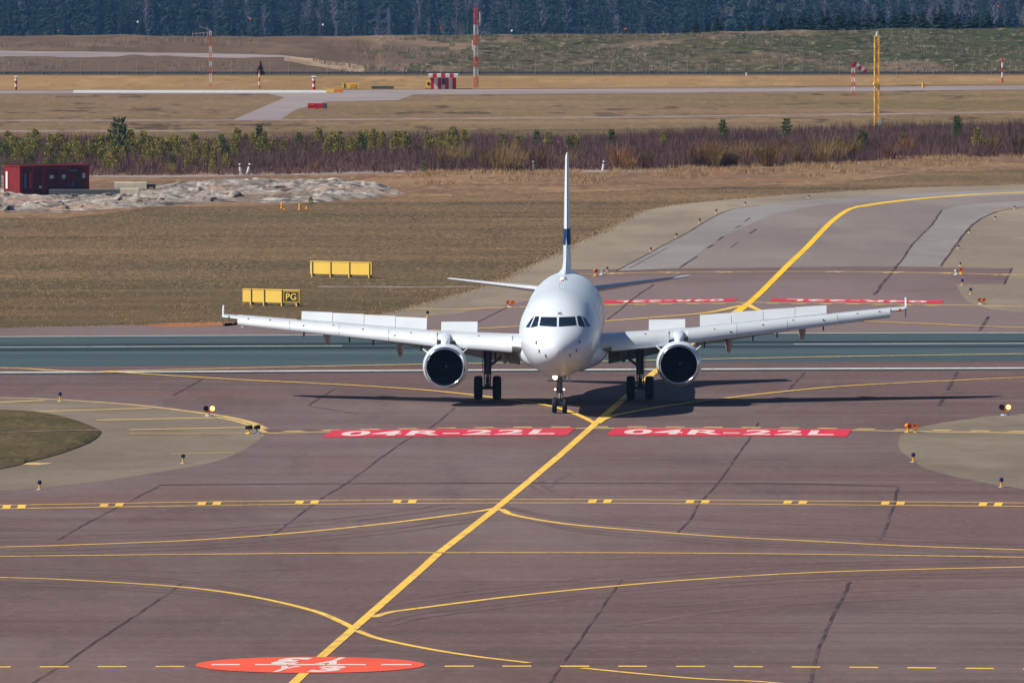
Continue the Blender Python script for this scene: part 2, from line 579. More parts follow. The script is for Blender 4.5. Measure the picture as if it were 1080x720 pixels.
# taxiway turning away to the right, its pale shoulders and the dark patch where it joins
tan_left = [(0, 346), (130, 343), (235, 341), (345, 337), (400, 332), (440, 322), (490, 308), (521, 299), (552, 283), (583, 269), (604, 258),
            (635, 244), (677, 222), (700, 218), (720, 215), (780, 209.5), (860, 203.5), (960, 198), (1080, 194.5), (1400, 186)]
sheet('taxiway', tan_left[2:] + [(1400, 350), (1080, 330), (1044, 326), (1024, 320), (1015, 312.5), (1008, 300), (1059, 300), (1067, 283), (900, 281.4), (603, 284.5), (598, 300),
                              (560, 317), (523, 324), (480, 331), (430, 336), (345, 342), (235, 344)], Z2, M['shoulder'])
lc = [(650, 286), (697, 260.5), (720, 248.5), (763, 224), (800, 217), (860, 210.5), (960, 204.5), (1080, 200.5), (1400, 193)]
rc = [(992, 282), (1007, 260), (1023, 240), (1047, 225), (1080, 218.5), (1400, 208)]
lcs = [tuple(p) for p in smooth_line(lc, 4)]
rcs = [tuple(p) for p in smooth_line(rc, 4)]
sheet('taxiway_centre', lcs + list(reversed(rcs)) + [(900, 281.4), (720, 283)], Z3, M['concrete'])
sheet('taxiway_grey_band', [(947, 280.5), (963, 258), (983, 237), (993, 222), (1012, 217), (1080, 212), (1400, 203)] + list(reversed(rcs)), Z4, M['concrete_pale'])
sheet('taxiway_grey_edge', lcs + [(1400, 199), (1080, 206), (960, 210), (870, 216), (815, 226), (760, 251), (716, 282.5)], Z4, M['concrete_pale'])

# runway
sheet('runway', [(-500, 356.5), (0, 355.2), (360, 353), (740, 351.6), (1080, 351), (1500, 350), (1500, 379), (1080, 380.6), (740, 382), (360, 385), (0, 387), (-500, 389)],
      Z2, M['runway'])
mb = MB()
strip_into(mb, [(-400, 365.6), (0, 364.6), (540, 361.8), (1080, 360), (1500, 359)], 2.6, Z3, jitter=.1)
strip_into(mb, [(-400, 370.5), (0, 369.2), (540, 366.4), (1080, 365.4), (1500, 364)], 3.2, Z3, jitter=.1)
flat(mb, 'rubber_streaks', M['rubber'])
mb = MB()
strip_into(mb, [(-220, 366.6), (0, 366.2), (361, 365)], .5, Z5)
strip_into(mb, [(837, 363.2), (1080, 362.4), (1400, 362)], .55, Z5)
strip_into(mb, [(-400, 394.2), (0, 393), (540, 390.3), (1080, 388.3), (1500, 387)], 1.35, Z4)
strip_into(mb, [(-400, 356.8), (0, 355.4), (360, 353.3), (740, 351.9), (1080, 351.3)], .5, Z4)
flat(mb, 'runway_line', M['white_line'])
mb = MB()
strip_into(mb, [(-400, 395.8), (0, 394.6), (540, 391.8), (1080, 389.7), (1500, 388)], 1.3, Z2)
flat(mb, 'runway_edge_joint', M['rubber'])

# shoulders of the apron: left with a grass island, right
left_low = [(-200, 535), (0, 518), (67, 512), (110, 507), (167, 498), (227, 487), (260, 473), (278, 460)]
left_up = [(-200, 417), (0, 419.5), (50, 421), (100, 424), (150, 428), (200, 434), (240, 440), (265, 446), (281, 454)]
sheet('shoulder', [tuple(p) for p in smooth_line(left_low, 4)] + [tuple(p) for p in reversed(smooth_line(left_up, 4))], Z2, M['shoulder_olive'])
isle = [(-200, 428), (0, 433), (50, 437), (83, 445), (103, 453), (106, 458), (93, 468), (60, 480), (30, 487.5), (0, 495), (-200, 530)]
mb = MB()
ip = [G(*p) for p in smooth_line(isle, 4)]
n_ = len(ip)
cx_, cy_ = sum(p[0] for p in ip) / n_, sum(p[1] for p in ip) / n_
rings = []
for (sc_, z_) in ((1, .0), (1, .03), (.96, .10), (.8, .14), (.5, .16)):
    rings.append([Vector((cx_ + (p[0] - cx_) * sc_, cy_ + (p[1] - cy_) * sc_, z_ + Z2)) for p in ip])
mb.loft(rings)
tag(mb.build('grass_island', M['grass_isle']), kind='structure')
mb = MB()
strip_into(mb, [(0, 460), (40, 458.6), (104, 457.4)], .35, .19)
flat(mb, 'island_path', M['gravel'])
sheet('shoulder_right', [(1400, 425), (1080, 436.5), (1037, 439.5), (987, 447), (960, 453), (949, 460), (947, 469), (951, 477), (973, 493), (1003, 502),
                         (1053, 512), (1080, 516), (1400, 545)], Z2, M['shoulder_olive'])

# joints and tyre marks in the asphalt
mb = MB()
zz_ = Z3 + .0005
for pts, w in (([(194, 614), (155, 641), (108, 672), (68, 700), (38, 718), (20, 731)], .32), ([(167, 513), (130, 532), (95, 550), (60, 570)], .28),
               ([(480, 430), (457, 449), (420, 470), (365, 510), (337, 527), (295, 559), (275, 567)], .26),
               ([(800, 446), (792, 460), (757, 510), (737, 532), (727, 549), (713, 563)], .28),
               ([(947, 513), (943, 530), (938, 547), (933, 560), (928, 569)], .34),
               ([(656, 611), (640, 633), (612, 675), (597, 695), (578, 724)], .26),
               ([(896, 614), (888, 632), (877, 652), (862, 690), (854, 724)], .36),
               ([(213, 400), (183, 417)], .35), ([(354, 409), (326, 427)], .3), ([(848, 393), (828, 415)], .4),
               ([(1010, 392), (1000, 411)], .45), ([(1042, 334), (1033, 349)], .5), ([(996, 419), (990, 428)], .5),
               ([(167, 511.5), (365, 510), (570, 509.6), (810, 510), (947, 513)], .5), ([(325, 428), (378, 437)], .25)):
    zz_ += .0003
    strip_into(mb, pts, w * (.36 if abs(pts[0][1] - pts[-1][1]) > 8 else .8), zz_, sm=8, jitter=.03)
for pts, w in (([(650, 286), (697, 260.5), (720, 248.5), (763, 224), (800, 217)], .5), ([(664, 283), (704, 261.5)], .3),
               ([(716, 283), (735, 270.5)], .6), ([(746, 262), (752, 258.5)], .6), ([(757, 254), (763, 249.6)], .6), ([(776, 241), (781, 238)], .5),
               ([(785, 234), (791, 230)], .5), ([(771, 261), (778, 256)], .4), ([(791, 247), (798, 242)], .7),
               ([(922, 311), (935, 294), (947, 280), (963, 258), (983, 237), (993, 222)], .6),
               ([(992, 281), (1007, 260), (1023, 240), (1047, 225), (1080, 218.5)], .6), ([(1059, 300), (1067, 283)], .5),
               ([(640, 338), (668, 315), (690, 300)], .3), ([(503, 340), (540, 322)], .3)):
    strip_into(mb, pts, w * .26, Z5, sm=6, jitter=.04)
flat(mb, 'joints', M['sealer'])
mb = MB()
zz_ = Z2 + .0005
for pts, w in (([(556, 503), (558, 510), (566, 516), (587, 523)], .3), ([(571, 504), (572, 510), (578, 516), (602, 524)], .3),
               ([(800, 434), (815, 430), (822, 425), (818, 421)], .35), ([(828, 434), (845, 431), (855, 426)], .35),
               ([(580, 514), (590, 505), (600, 500)], .2), ([(640, 590), (760, 586), (900, 588)], .3), ([(60, 600), (200, 603), (330, 600)], .4),
               ([(700, 545), (820, 552), (960, 556)], .4), ([(650, 660), (800, 640), (1000, 630)], .5), ([(700, 640), (860, 626), (1080, 618)], .5)):
    zz_ += .0002
    strip_into(mb, pts, w, zz_, sm=8)
for off in (-9, -5.5, 5, 8.5):
    for pts in ([(-200, 606), (0, 609), (100, 613), (200, 620), (270, 630), (330, 644), (380, 662)], [(394, 651), (430, 643), (540, 629), (650, 618), (750, 610), (880, 603), (1080, 598)],
                [(530, 538), (600, 553), (680, 560), (760, 566), (860, 571), (960, 576), (1080, 580)], [(0, 577), (100, 574), (200, 570), (300, 563), (400, 553), (490, 541)]):
        zz_ += .0001
        strip_into(mb, [(p[0] + off * 2, p[1] + off) for p in pts], .28, zz_, sm=6, jitter=.05)
flat(mb, 'tyre_marks', M['tyre_mark'])

# ------------------------------------------------------------------ painted markings
mb = MB()
strip_into(mb, [(280, 747), (306, 724), (341, 691), (374, 662), (414, 627), (446, 599), (462, 584), (492, 561), (525, 535), (560, 506), (591, 480), (628, 447)], .35, Z5, sm=0)
strip_into(mb, [(628, 447), (660, 419), (691, 392), (745, 350), (789, 320)], .38, Z5, sm=0)
flat(mb, 'taxi_centreline', M['yellow'])
mb = MB()
strip_into(mb, [(779, 329), (800, 311), (830, 281), (850, 262), (875, 236), (893, 222.5), (905, 218.5)], .42, Z6, sm=6)
strip_into(mb, [(905, 218.5), (930, 214.5), (960, 211), (1000, 207.6), (1080, 203.2), (1400, 194)], .9, Z6, sm=6)
flat(mb, 'taxi_centreline_far', M['yellow_bright'])
mb = MB()
strip_into(mb, [(-200, 580), (0, 577), (100, 574), (200, 570), (300, 563), (400, 553), (490, 541.5), (524, 536)], .33, Z4)
strip_into(mb, [(528, 537), (545, 544), (600, 553), (680, 560), (760, 566), (860, 571), (960, 576), (1080, 580), (1300, 588)], .33, Z4)
strip_into(mb, [(-200, 590), (0, 587), (270, 584.2), (540, 583), (810, 584.2), (1080, 588), (1300, 593)], .33, Z5)
strip_into(mb, [(-200, 606), (0, 609), (100, 613), (200, 620), (270, 630), (330, 644), (358, 655), (374, 663)], .30, Z4)
strip_into(mb, [(376, 665), (400, 673.5), (450, 684), (500, 692), (558, 699)], .30, Z4)
strip_into(mb, [(614, 704.5), (680, 711), (740, 716), (810, 719.5), (900, 730)], .30, Z4)
strip_into(mb, [(394, 651), (410, 646), (430, 643), (540, 629), (650, 618), (750, 610), (880, 603), (1080, 598), (1300, 594)], .33, Z4)
# curves round the aeroplane
strip_into(mb, [(110, 392), (240, 400), (360, 406), (440, 411), (500, 417), (560, 425), (590, 431), (612, 439), (628, 447)], .40, Z6 + .004, w1=.30)
strip_into(mb, [(630, 447), (638, 442), (655, 437), (700, 429), (760, 421), (830, 413), (900, 407), (1000, 402), (1080, 398.5), (1300, 392)], .34, Z6 + .008)
strip_into(mb, [(783, 322.5), (747, 330), (703, 334), (637, 339), (547, 344.5), (500, 347), (420, 350)], .42, Z6 + .004)
strip_into(mb, [(787, 321), (803, 328), (840, 334), (888, 338), (980, 342), (1080, 346), (1300, 351)], .40, Z6 + .008)
flat(mb, 'lead_lines', M['yellow'])
mb = MB()
strip_into(mb, [(-200, 384), (0, 388), (60, 391), (120, 393)], .6, Z5)
strip_into(mb, [(105, 392), (250, 388.5), (360, 386), (500, 383.5), (740, 379), (900, 376), (1080, 373.4), (1300, 371)], .6, Z6)
flat(mb, 'runway_lead_lines', M['yellow_pale'])
# double holding line with blocks
mb = MB()
for dy in (-1.9, 1.9):
    strip_into(mb, [(-200, 537 + dy), (0, 534.8 + dy), (270, 530.6 + dy), (540, 528.6 + dy), (810, 530 + dy), (1080, 532.4 + dy), (1300, 535 + dy)], .30, Z4)
yy = lambda x: 528.6 + ((540 - x) / 540.0) ** 2 * (6.2 if x < 540 else 3.8)
for x0 in [5 + 103.0 * k for k in range(-1, 12)]:
    for d in (-0.2, 15.8):
        x = x0 + d - 4
        if not (512 < x < 545):
            y = yy(x)
            quad = [G(x + 1.0, y + 1.7), G(x + 9.5, y + 1.7), G(x + 11.2, y - 1.7), G(x + 2.7, y - 1.7)]
            mb.add([(q[0], q[1], Z4 + .001) for q in quad], [(0, 1, 2, 3)])
flat(mb, 'intermediate_hold_line', M['yellow'])
# dashed line at the bottom
mb = MB()
yb = lambda x: 702.6 + (x - 560) ** 2 / 520.0 ** 2 * (.9 if x < 560 else 3.6) * .8
for k in range(-4, 22):
    x0 = -19 + 61.0 * k
    if 195 < x0 + 15 < 450:
        continue
    strip_into(mb, [(x0, yb(x0)), (x0 + 30.5, yb(x0 + 30.5))], .5, Z4, sm=0)
flat(mb, 'service_road_dashes', M['yellow'])
# runway holding position line
hold = [(281, 457), (360, 455.2), (450, 453.4), (540, 452.3), (630, 451.8), (720, 452), (840, 453), (960, 455), (1080, 456.8), (1300, 460)]
mb = MB()
strip_into(mb, hold, .62, Z4)
def hy(x):
    for a, b in zip(hold, hold[1:]):
        if a[0] <= x <= b[0]:
            return a[1] + (b[1] - a[1]) * (x - a[0]) / (b[0] - a[0])
    return hold[-1][1]
for k in range(20):
    x0 = 300 + 40.2 * k
    strip_into(mb, [(x0, hy(x0) - 1.5), (x0 + 20, hy(x0 + 20) - 1.5)], .75, Z4 + .001, sm=0)
strip_into(mb, [(136, 457.4), (200, 457.4), (281, 457)], .35, Z5)
strip_into(mb, [(180, 479), (247, 477.5)], .3, Z5)
flat(mb, 'hold_line', M['yellow_pale'])
mb = MB()
strip_into(mb, left_up[:-1] + [(279, 452.5)], .42, Z4)
strip_into(mb, [(228, 440.2), (250, 444.6), (268, 450.5), (281, 457)], .3, Z5)
for pts in ([(-20, 425.3), (47, 422.5)], [(32, 434.3), (100, 432.5), (158, 430.6)], [(102, 443.3), (227, 440.8)], [(136, 453.4), (263, 451)]):
    strip_into(mb, pts, .62, Z5, sm=0)
strip_into(mb, [(29, 490.4), (43, 488.4)], 1.2, Z5, sm=0)
flat(mb, 'shoulder_stripes', M['yellow_pale'])
# far holding lines
mb = MB()
far = [(600, 289.5), (625, 289), (720, 287.5), (860, 286.6), (1000, 288.4), (1080, 290.4), (1300, 294)]
strip_into(mb, far, .6, Z5)
def fy(x):
    for a, b in zip(far, far[1:]):
        if a[0] <= x <= b[0]:
            return a[1] + (b[1] - a[1]) * (x - a[0]) / (b[0] - a[0])
for x0 in (641, 701, 759, 817, 877, 937, 997, 1056):
    for d in (0, 9.5):
        if x0 + d < 815 or x0 + d > 832:
            strip_into(mb, [(x0 + d - 3, fy(x0 + d - 3)), (x0 + d + 3, fy(x0 + d + 3))], 1.9, Z5 + .001, sm=0)
hl2 = [(430, 325.5), (480, 326.5), (520, 325), (640, 321.3), (720, 320), (800, 319.4), (900, 320.2), (1000, 322), (1080, 323.6)]
strip_into(mb, hl2, .7, Z5)
def h2(x):
    for a, b in zip(hl2, hl2[1:]):
        if a[0] <= x <= b[0]:
            return a[1] + (b[1] - a[1]) * (x - a[0]) / (b[0] - a[0])
for k in range(13):
    x0 = 640 + 28 * k
    strip_into(mb, [(x0, h2(x0) + .9), (x0 + 14, h2(x0 + 14) + .9)], .8, Z5 + .001, sm=0)
flat(mb, 'far_hold_lines', M['yellow_pale'])

# red mandatory markings with the runway number
TAXI_DIR = Vector((.070, .9975))


def marking_board(name, bl, br, depth, body, flip=False, letters=.82, hfrac=.66):
    a, b = Vector(G(*bl)), Vector(G(*br))
    up = TAXI_DIR * depth
    mb = MB()
    mb.add([(a.x, a.y, Z5), (b.x, b.y, Z5), (b.x + up.x, b.y + up.y, Z5), (a.x + up.x, a.y + up.y, Z5)], [(0, 1, 2, 3)])
    o = flat(mb, name, M['red_paint'])
    vs, fs = text_mesh(body, .028, 1.12)
    xs = [v.x for v in vs]
    ys = [v.y for v in vs]
    x0, x1, y0, y1 = min(xs), max(xs), min(ys), max(ys)
    mb = MB()
    out = []
    for v in vs:
        s = (v.x - x0) / (x1 - x0)
        t = (v.y - y0) / (y1 - y0)
        if flip:
            s, t = 1 - s, 1 - t
        s = .5 + (s - .5) * letters
        t = .5 + (t - .5) * hfrac
        p = a + (b - a) * s + up * t
        out.append((p.x, p.y, Z6 + .002))
    mb.add(out, fs)
    w = flat(mb, 'runway_number', M['letter_white'])
    w.parent = o
    return o


marking_board('hold_marking', (339, 461.6), (598, 459.4), 6.4, "04R-22L", letters=.88)
marking_board('hold_marking_second', (639, 459.4), (893, 460.8), 6.4, "04R-22L", letters=.88)
marking_board('hold_marking_far', (634, 320.2), (774, 318.2), 4.2, "04R-22L", flip=True)
marking_board('hold_marking_far_second', (811, 318), (993, 320.2), 4.0, "04R-22L", flip=True)

# round direction marking
cx0, cy0 = G(327, 701.4)
mb = MB()
ring = [(cx0 + 3.92 * math.cos(2 * math.pi * i / 72) + .0 * i, cy0 + 3.7 * math.sin(2 * math.pi * i / 72), Z6) for i in range(72)]
mb.add(ring, [tuple(range(72))])
disc = flat(mb, 'round_marking', M['coral_paint'])
mb = MB()
for (body, pc, w_, h_, flip) in (("Y", (299, 706), .72, 2.8, False), ("3", (346, 706), .95, 2.8, False), ("3", (306, 697.6), .98, 3.2, True), ("Y", (352, 697.4), .85, 3.2, True)):
    vs, fs = text_mesh(body, .055)
    xs = [v.x for v in vs]
    ys = [v.y for v in vs]
    x0, x1, y0, y1 = min(xs), max(xs), min(ys), max(ys)
    c = Vector(G(*pc))
    out = []
    for v in vs:
        s = (v.x - x0) / (x1 - x0) - .5
        t = (v.y - y0) / (y1 - y0) - .5
        if flip:
            s, t = -s, -t
        p = c + Vector((1, 0)) * s * w_ + Vector((.19, .98)) * t * h_
        out.append((p.x, p.y, Z6 + .008))
    mb.add(out, fs)
for x0, x1 in ((223, 255), (269, 304), (304, 345), (345, 388), (402, 436)):
    strip_into(mb, [(x0, 701.3), (x1 - 2, 701.3)], .48, Z6 + .004, sm=0)
w = flat(mb, 'direction_letters', M['letter_white'])
w.parent = disc
mb = MB()
strip_into(mb, [(306, 724), (325.5, 706.8)], .52, Z6 + .001, sm=0)
strip_into(mb, [(340.2, 692.2), (345, 688)], .52, Z6 + .001, sm=0)

# ------------------------------------------------------------------ embankment, land behind it
random.seed(11)


def bank_z(py, Y):
    return ZAT(py, Y)


def lerp_tab(tab, x):
    if x <= tab[0][0]:
        return tab[0][1]
    for (a, b) in zip(tab, tab[1:]):
        if x <= b[0]:
            return a[1] + (b[1] - a[1]) * (x - a[0]) / (b[0] - a[0])
    return tab[-1][1]


crest_tab = [(-300, 38), (0, 38), (330, 38.3), (520, 37), (700, 35.5), (800, 33), (960, 31), (1080, 29.8), (1400, 28)]
road_up = [(-300, 53), (0, 53.4), (200, 56), (300, 58.5), (390, 70), (430, 73)]
road_lo = [(-300, 60), (0, 60), (200, 60), (300, 62), (370, 76), (400, 77)]
Y0 = 1281.0
cols = [(-300 + 6 * i) for i in range(282)]
verts, faces, fm = [], [], []
rows_n = 0
for ix, px in enumerate(cols):
    cr = lerp_tab(crest_tab, px)
    prof = []
    if px < 400:
        lo = lerp_tab(road_lo, px)
        up = min(lerp_tab(road_up, px), lo - .5)
        wR = 12.0
        prof += [(Y0, None, 0)]
        for k in range(1, 6):
            t = k / 5
            prof.append((Y0 + 9 * t, 79 + (lo - 79) * t, 0))
        for k in range(1, 3):
            t = k / 2
            prof.append((Y0 + 9 + wR * t, lo + (up - lo) * t, 1))
        for k in range(1, 8):
            t = k / 7
            prof.append((Y0 + 9 + wR + 10 * t, up + (cr - up) * t, 0))
    else:
        prof += [(Y0, None, 0)]
        for k in range(1, 15):
            t = k / 14
            prof.append((Y0 + 30 * t, 79 + (cr - 79) * t, 0))
    prof.append((prof[-1][0] + 3, cr, 0))
    zc = bank_z(cr, prof[-1][0])
    prof2 = [(1330, zc - 1.2), (1360, -.6), (1400, -1.4), (1470, -2), (1560, -10), (2200, -27), (2900, -38), (3300, -40), (3700, -32), (4200, -12), (4700, 6)]
    rows_n = len(prof) + len(prof2)
    for (Y, py, k) in prof:
        x = XAT(px, Y)
        nz = mnoise.noise(Vector((x * .12, Y * .15, 3))) * .28 + mnoise.noise(Vector((x * .5, Y * .5, 9))) * .12
        if py is None:
            verts.append((x, Y, -.3))
        else:
            near_road = 0.25 if (px < 330 and k == 1) else 1
            verts.append((x, Y, bank_z(py, Y) + nz * near_road))
    for (Y, z) in prof2:
        x = XAT(px, Y) * (1.0 if Y < 1400 else 1.25)
        verts.append((x, Y, z + mnoise.noise(Vector((x * .02, Y * .02, 1))) * .6))
for ix in range(len(cols) - 1):
    for r in range(rows_n - 1):
        a = ix * rows_n + r
        faces.append((a, a + rows_n, a + rows_n + 1, a + 1))
        px = cols[ix] + 3
        if r >= 15:
            fm.append(4)
        elif px < 306 and r in (5, 6):
            fm.append(2)
        elif 300 <= px < 384 and r in (4, 5, 6):
            fm.append(3)
        elif px + 130 * mnoise.noise(Vector((px * .03, r * .35, 4))) + 40 * mnoise.noise(Vector((px * .2, r * 1.3, 2))) < 430:
            fm.append(1)
        else:
            fm.append(0)
mb = MB()
mb.add(verts, faces)
mb.m = fm
bank = tag(mb.build('embankment', [M['bank'], M['bank_brown'], M['far_asphalt'], M['sand'], M['forest_floor']], angle=60), kind='structure')
bank_bvh = BVHTree.FromPolygons([Vector(v) for v in verts], faces)


def bank_height(x, y):
    h = bank_bvh.ray_cast(Vector((x, y, 100)), Vector((0, 0, -1)))
    return h[0].z if h[0] else 0.0


# ------------------------------------------------------------------ rock outcrop
rock_front = [(-60, 222), (0, 223.5), (60, 225), (120, 221), (180, 217), (230, 214), (300, 214.5), (350, 213), (395, 208), (427, 205)]
rock_back = [(-60, 200), (60, 201), (120, 200), (180, 195), (230, 192), (300, 191), (380, 193), (410, 198), (427, 204)]
NX, NY = 260, 48
verts, faces = [], []
for i in range(NX + 1):
    px = -60 + 487 * i / NX
    f = G(px, lerp_tab(rock_front, px))
    b = G(px, lerp_tab(rock_back, px))
    peak = lerp_tab([(-60, .7), (100, .55), (150, .55), (190, .65), (280, .7), (350, .75), (400, .5), (427, .0)], px)
    for j in range(NY + 1):
        t = j / NY
        x = f[0] + (b[0] - f[0]) * t
        y = f[1] + (b[1] - f[1]) * t
        env = min(1, t / .28) * min(1, (1 - t) / .25)
        env = env ** .7
        q = Vector((x * .35, y * .16, 2))
        n1 = mnoise.ridged_multi_fractal(q, .9, 2.1, 5, 1.0, 2.0) * .28
        n2 = mnoise.noise(Vector((x * .12, y * .07, 5)))
        cell = mnoise.cell(Vector((x * .55 + n2 * 2, y * .25 + n2, 3)))
        crk = mnoise.noise(Vector((x * .9, y * .45, 6)))
        z = env * peak * (.42 + .4 * n2 + n1 * .8 + .10 * cell) + env * .2 * crk + env * .12 * mnoise.noise(Vector((x * 2.2, y * 1.3, 1))) - .05 * (1 - env)
        yo = mnoise.noise(Vector((x * .4, 0, 8))) * 1.5 * (1 - t)
        verts.append((x, y + yo, z))
for i in range(NX):
    for j in range(NY):
        a = i * (NY + 1) + j
        faces.append((a, a + NY + 1, a + NY + 2, a + 1))
mb = MB()
mb.add(verts, faces)
tag(mb.build('rock_outcrop', M['rock'], angle=28), kind='structure')
sheet('bare_soil', [(-60, 229), (60, 231), (110, 226), (160, 219), (300, 217), (330, 214), (200, 210), (-60, 215)], Z2, M['heath'])

rb = random.Random(17)


def boulder(seed):
    rr = random.Random(seed)
    me = bpy.data.meshes.new('boulder')
    bm = bmesh.new()
    bmesh.ops.create_icosphere(bm, subdivisions=3, radius=1.0)
    planes = [(Vector((rr.uniform(-1, 1), rr.uniform(-1, 1), rr.uniform(-.3, 1))).normalized(), rr.uniform(.5, .85)) for _ in range(9)]
    for v in bm.verts:
        for nrm, d in planes:
            e = v.co.dot(nrm) - d
            if e > 0:
                v.co -= nrm * e
        v.co += v.co.normalized() * mnoise.noise(v.co * 2.5 + Vector((seed, 0, 0))) * .08
    bm.to_mesh(me)
    bm.free()
    me.materials.append(M['rock'])
    o = bpy.data.objects.new('boulder', me)
    col.objects.link(o)
    return o


bld = [boulder(k) for k in range(5)]
for i in range(46):
    px = rb.uniform(-10, 235) if i < 36 else rb.uniform(235, 420)
    fr, bk = lerp_tab(rock_front, px), lerp_tab(rock_back, px)
    py = fr - (fr - bk) * rb.uniform(.02, .5)
    p = G(px, py)
    o = bld[i] if i < 5 else bld[i % 5].copy()
    if i >= 5:
        col.objects.link(o)
    sc_ = rb.uniform(.25, .75)
    o.location = (p[0], p[1], sc_ * .15 + .25 * min(1, (fr - py) / 6))
    o.scale = (sc_ * rb.uniform(1, 1.9), sc_, sc_ * rb.uniform(.45, .8))
    o.rotation_euler = (0, 0, rb.uniform(0, 6.28))
    tag(o, 'pale grey boulder among those heaped along the front of the rock outcrop', 'boulder', 'boulders along the rock outcrop')

# ================================================================== THE AIRLINER
ROLL = -.70
rm = Matrix.Rotation(R(ROLL), 4, 'Y')
PIV = Vector((0, 0, 2.2))


def rolled(v):
    return (rm @ (Vector(v) - PIV)) + PIV


NG = 5.07          # nose to nose-wheel distance
ZC = 3.85          # height of the fuselage datum
plane_at = G(590.2, 435.9)
jet = empty('passenger_jet', (plane_at[0], plane_at[1], Z6), -R(1.2),
            'white twin-engine airliner with raised spoilers facing the camera on the purple apron', 'airliner')


def cubic(tab, x):
    """monotone cubic through table rows (x, a, b, c ...)"""
    n = len(tab)
    if x <= tab[0][0]:
        return tab[0][1:]
    if x >= tab[-1][0]:
        return tab[-1][1:]
    i = max(k for k in range(n - 1) if tab[k][0] <= x)
    out = []
    for c in range(1, len(tab[0])):
        def d(k):
            return (tab[k + 1][c] - tab[k][c]) / (tab[k + 1][0] - tab[k][0])
        def m(k):
            if k == 0:
                return d(0)
            if k == n - 1:
                return d(n - 2)
            a, b = d(k - 1), d(k)
            return 0 if a * b <= 0 else 2 * a * b / (a + b)
        h = tab[i + 1][0] - tab[i][0]
        t = (x - tab[i][0]) / h
        y0, y1, m0, m1 = tab[i][c], tab[i + 1][c], m(i) * h, m(i + 1) * h
        out.append((2 * t ** 3 - 3 * t ** 2 + 1) * y0 + (t ** 3 - 2 * t * t + t) * m0 + (-2 * t ** 3 + 3 * t * t) * y1 + (t ** 3 - t * t) * m1)
    return tuple(out)


# s, half width, top, bottom, height of the widest line
FUS = [(0.0, .02, -.60, -.66, -.63), (.04, .20, -.42, -.83, -.62), (.15, .42, -.22, -1.03, -.62), (.4, .72, .02, -1.27, -.60), (.8, 1.01, .26, -1.48, -.55),
       (1.2, 1.22, .46, -1.62, -.50), (1.6, 1.38, .66, -1.73, -.45), (2.0, 1.51, .94, -1.81, -.38), (2.5, 1.63, 1.27, -1.89, -.30), (3.0, 1.73, 1.52, -1.95, -.22),
       (3.6, 1.82, 1.74, -2.0, -.15), (4.4, 1.90, 1.92, -2.04, -.08), (5.4, 1.955, 2.03, -2.07, 0), (6.6, 1.975, 2.07, -2.07, 0), (12, 1.975, 2.07, -2.07, 0), (23.5, 1.975, 2.07, -2.07, 0),
       (25.5, 1.95, 2.07, -1.93, .05), (28, 1.82, 2.06, -1.48, .2), (30, 1.60, 2.02, -.95, .4), (32, 1.30, 1.95, -.36, .65), (34, .95, 1.82, .24, .95), (36, .55, 1.62, .8, 1.2),
       (37.2, .24, 1.45, 1.08, 1.27), (37.5, .1, 1.38, 1.17, 1.28)]


def fus_ring(s, n=72):
    w, top, bot, zw = cubic(FUS, s)
    out = []
    for i in range(n):
        t = 2 * math.pi * i / n
        c, q = math.cos(t), math.sin(t)
        z = zw + (top - zw) * q if q >= 0 else zw + (zw - bot) * q
        out.append(Vector((w * c, s - NG, ZC + z)))
    return out


stations = [0, .01, .025, .05, .09, .15, .22, .3, .4, .52, .66, .8] + [1.0 + .2 * i for i in range(28)] + [7 + i for i in range(17)] + [24 + .5 * i for i in range(27)] + [37.2, 37.35, 37.5]
mb = MB()
mb.loft([fus_ring(s) for s in stations])
fus = mb.build('fuselage', M['white'], jet, angle=60, xf=rolled)
fus_bvh = BVHTree.FromPolygons([rolled(v) for v in mb.v], mb.f)


def project_patch(name, poly, mat, axis='front', off=.008, parent=fus, div=5, xsign=1):
    """quad drawn in front view (x, z) or side view (s, z), laid on the skin"""
    mb = MB()
    vs = []
    a, b, c, d = [Vector(p) for p in poly]
    for i in range(div + 1):
        for j in range(div + 1):
            u, v = i / div, j / div
            p = (a * (1 - u) + b * u) * (1 - v) + (d * (1 - u) + c * u) * v
            if axis == 'front':
                o = rolled((p.x, -20, p.y))
                h = fus_bvh.ray_cast(o, Vector((0, 1, 0)))
            else:
                o = rolled((xsign * 6, p.x - NG, p.y))
                h = fus_bvh.ray_cast(o, Vector((-xsign, 0, 0)))
            if h[0] is None:
                return None
            vs.append(h[0] + h[1] * (off if h[1].dot(Vector((0, -1, 0)) if axis == 'front' else Vector((xsign, 0, 0))) > 0 else -off))
    n = div + 1
    mb.add(vs, [(i * n + j, (i + 1) * n + j, (i + 1) * n + j + 1, i * n + j + 1) for i in range(div) for j in range(div)])
    return mb.build(name, mat, parent, angle=80)


# flight deck windows in front view: bottom-inner, bottom-outer, top-outer, top-inner
for s in (-1, 1):
    project_patch('cockpit_window', [(s * .045, 4.350), (s * .90, 4.385), (s * .82, 4.795), (s * .05, 4.785)], M['glass'])
    project_patch('cockpit_window', [(s * .99, 4.365), (s * 1.33, 4.275), (s * 1.10, 4.805), (s * .90, 4.815)], M['glass'])
    project_patch('cockpit_window', [(s * 1.395, 4.270), (s * 1.58, 4.285), (s * 1.31, 4.675), (s * 1.155, 4.805)], M['glass'])
    # static ports and probes
    for (x, z) in ((.86, 3.16), (1.0, 3.55), (.55, 2.95)):
        project_patch('air_probe', [(s * x, z), (s * (x + .05), z), (s * (x + .05), z + .14), (s * x, z + .14)], M['steel'], off=.03, div=1)
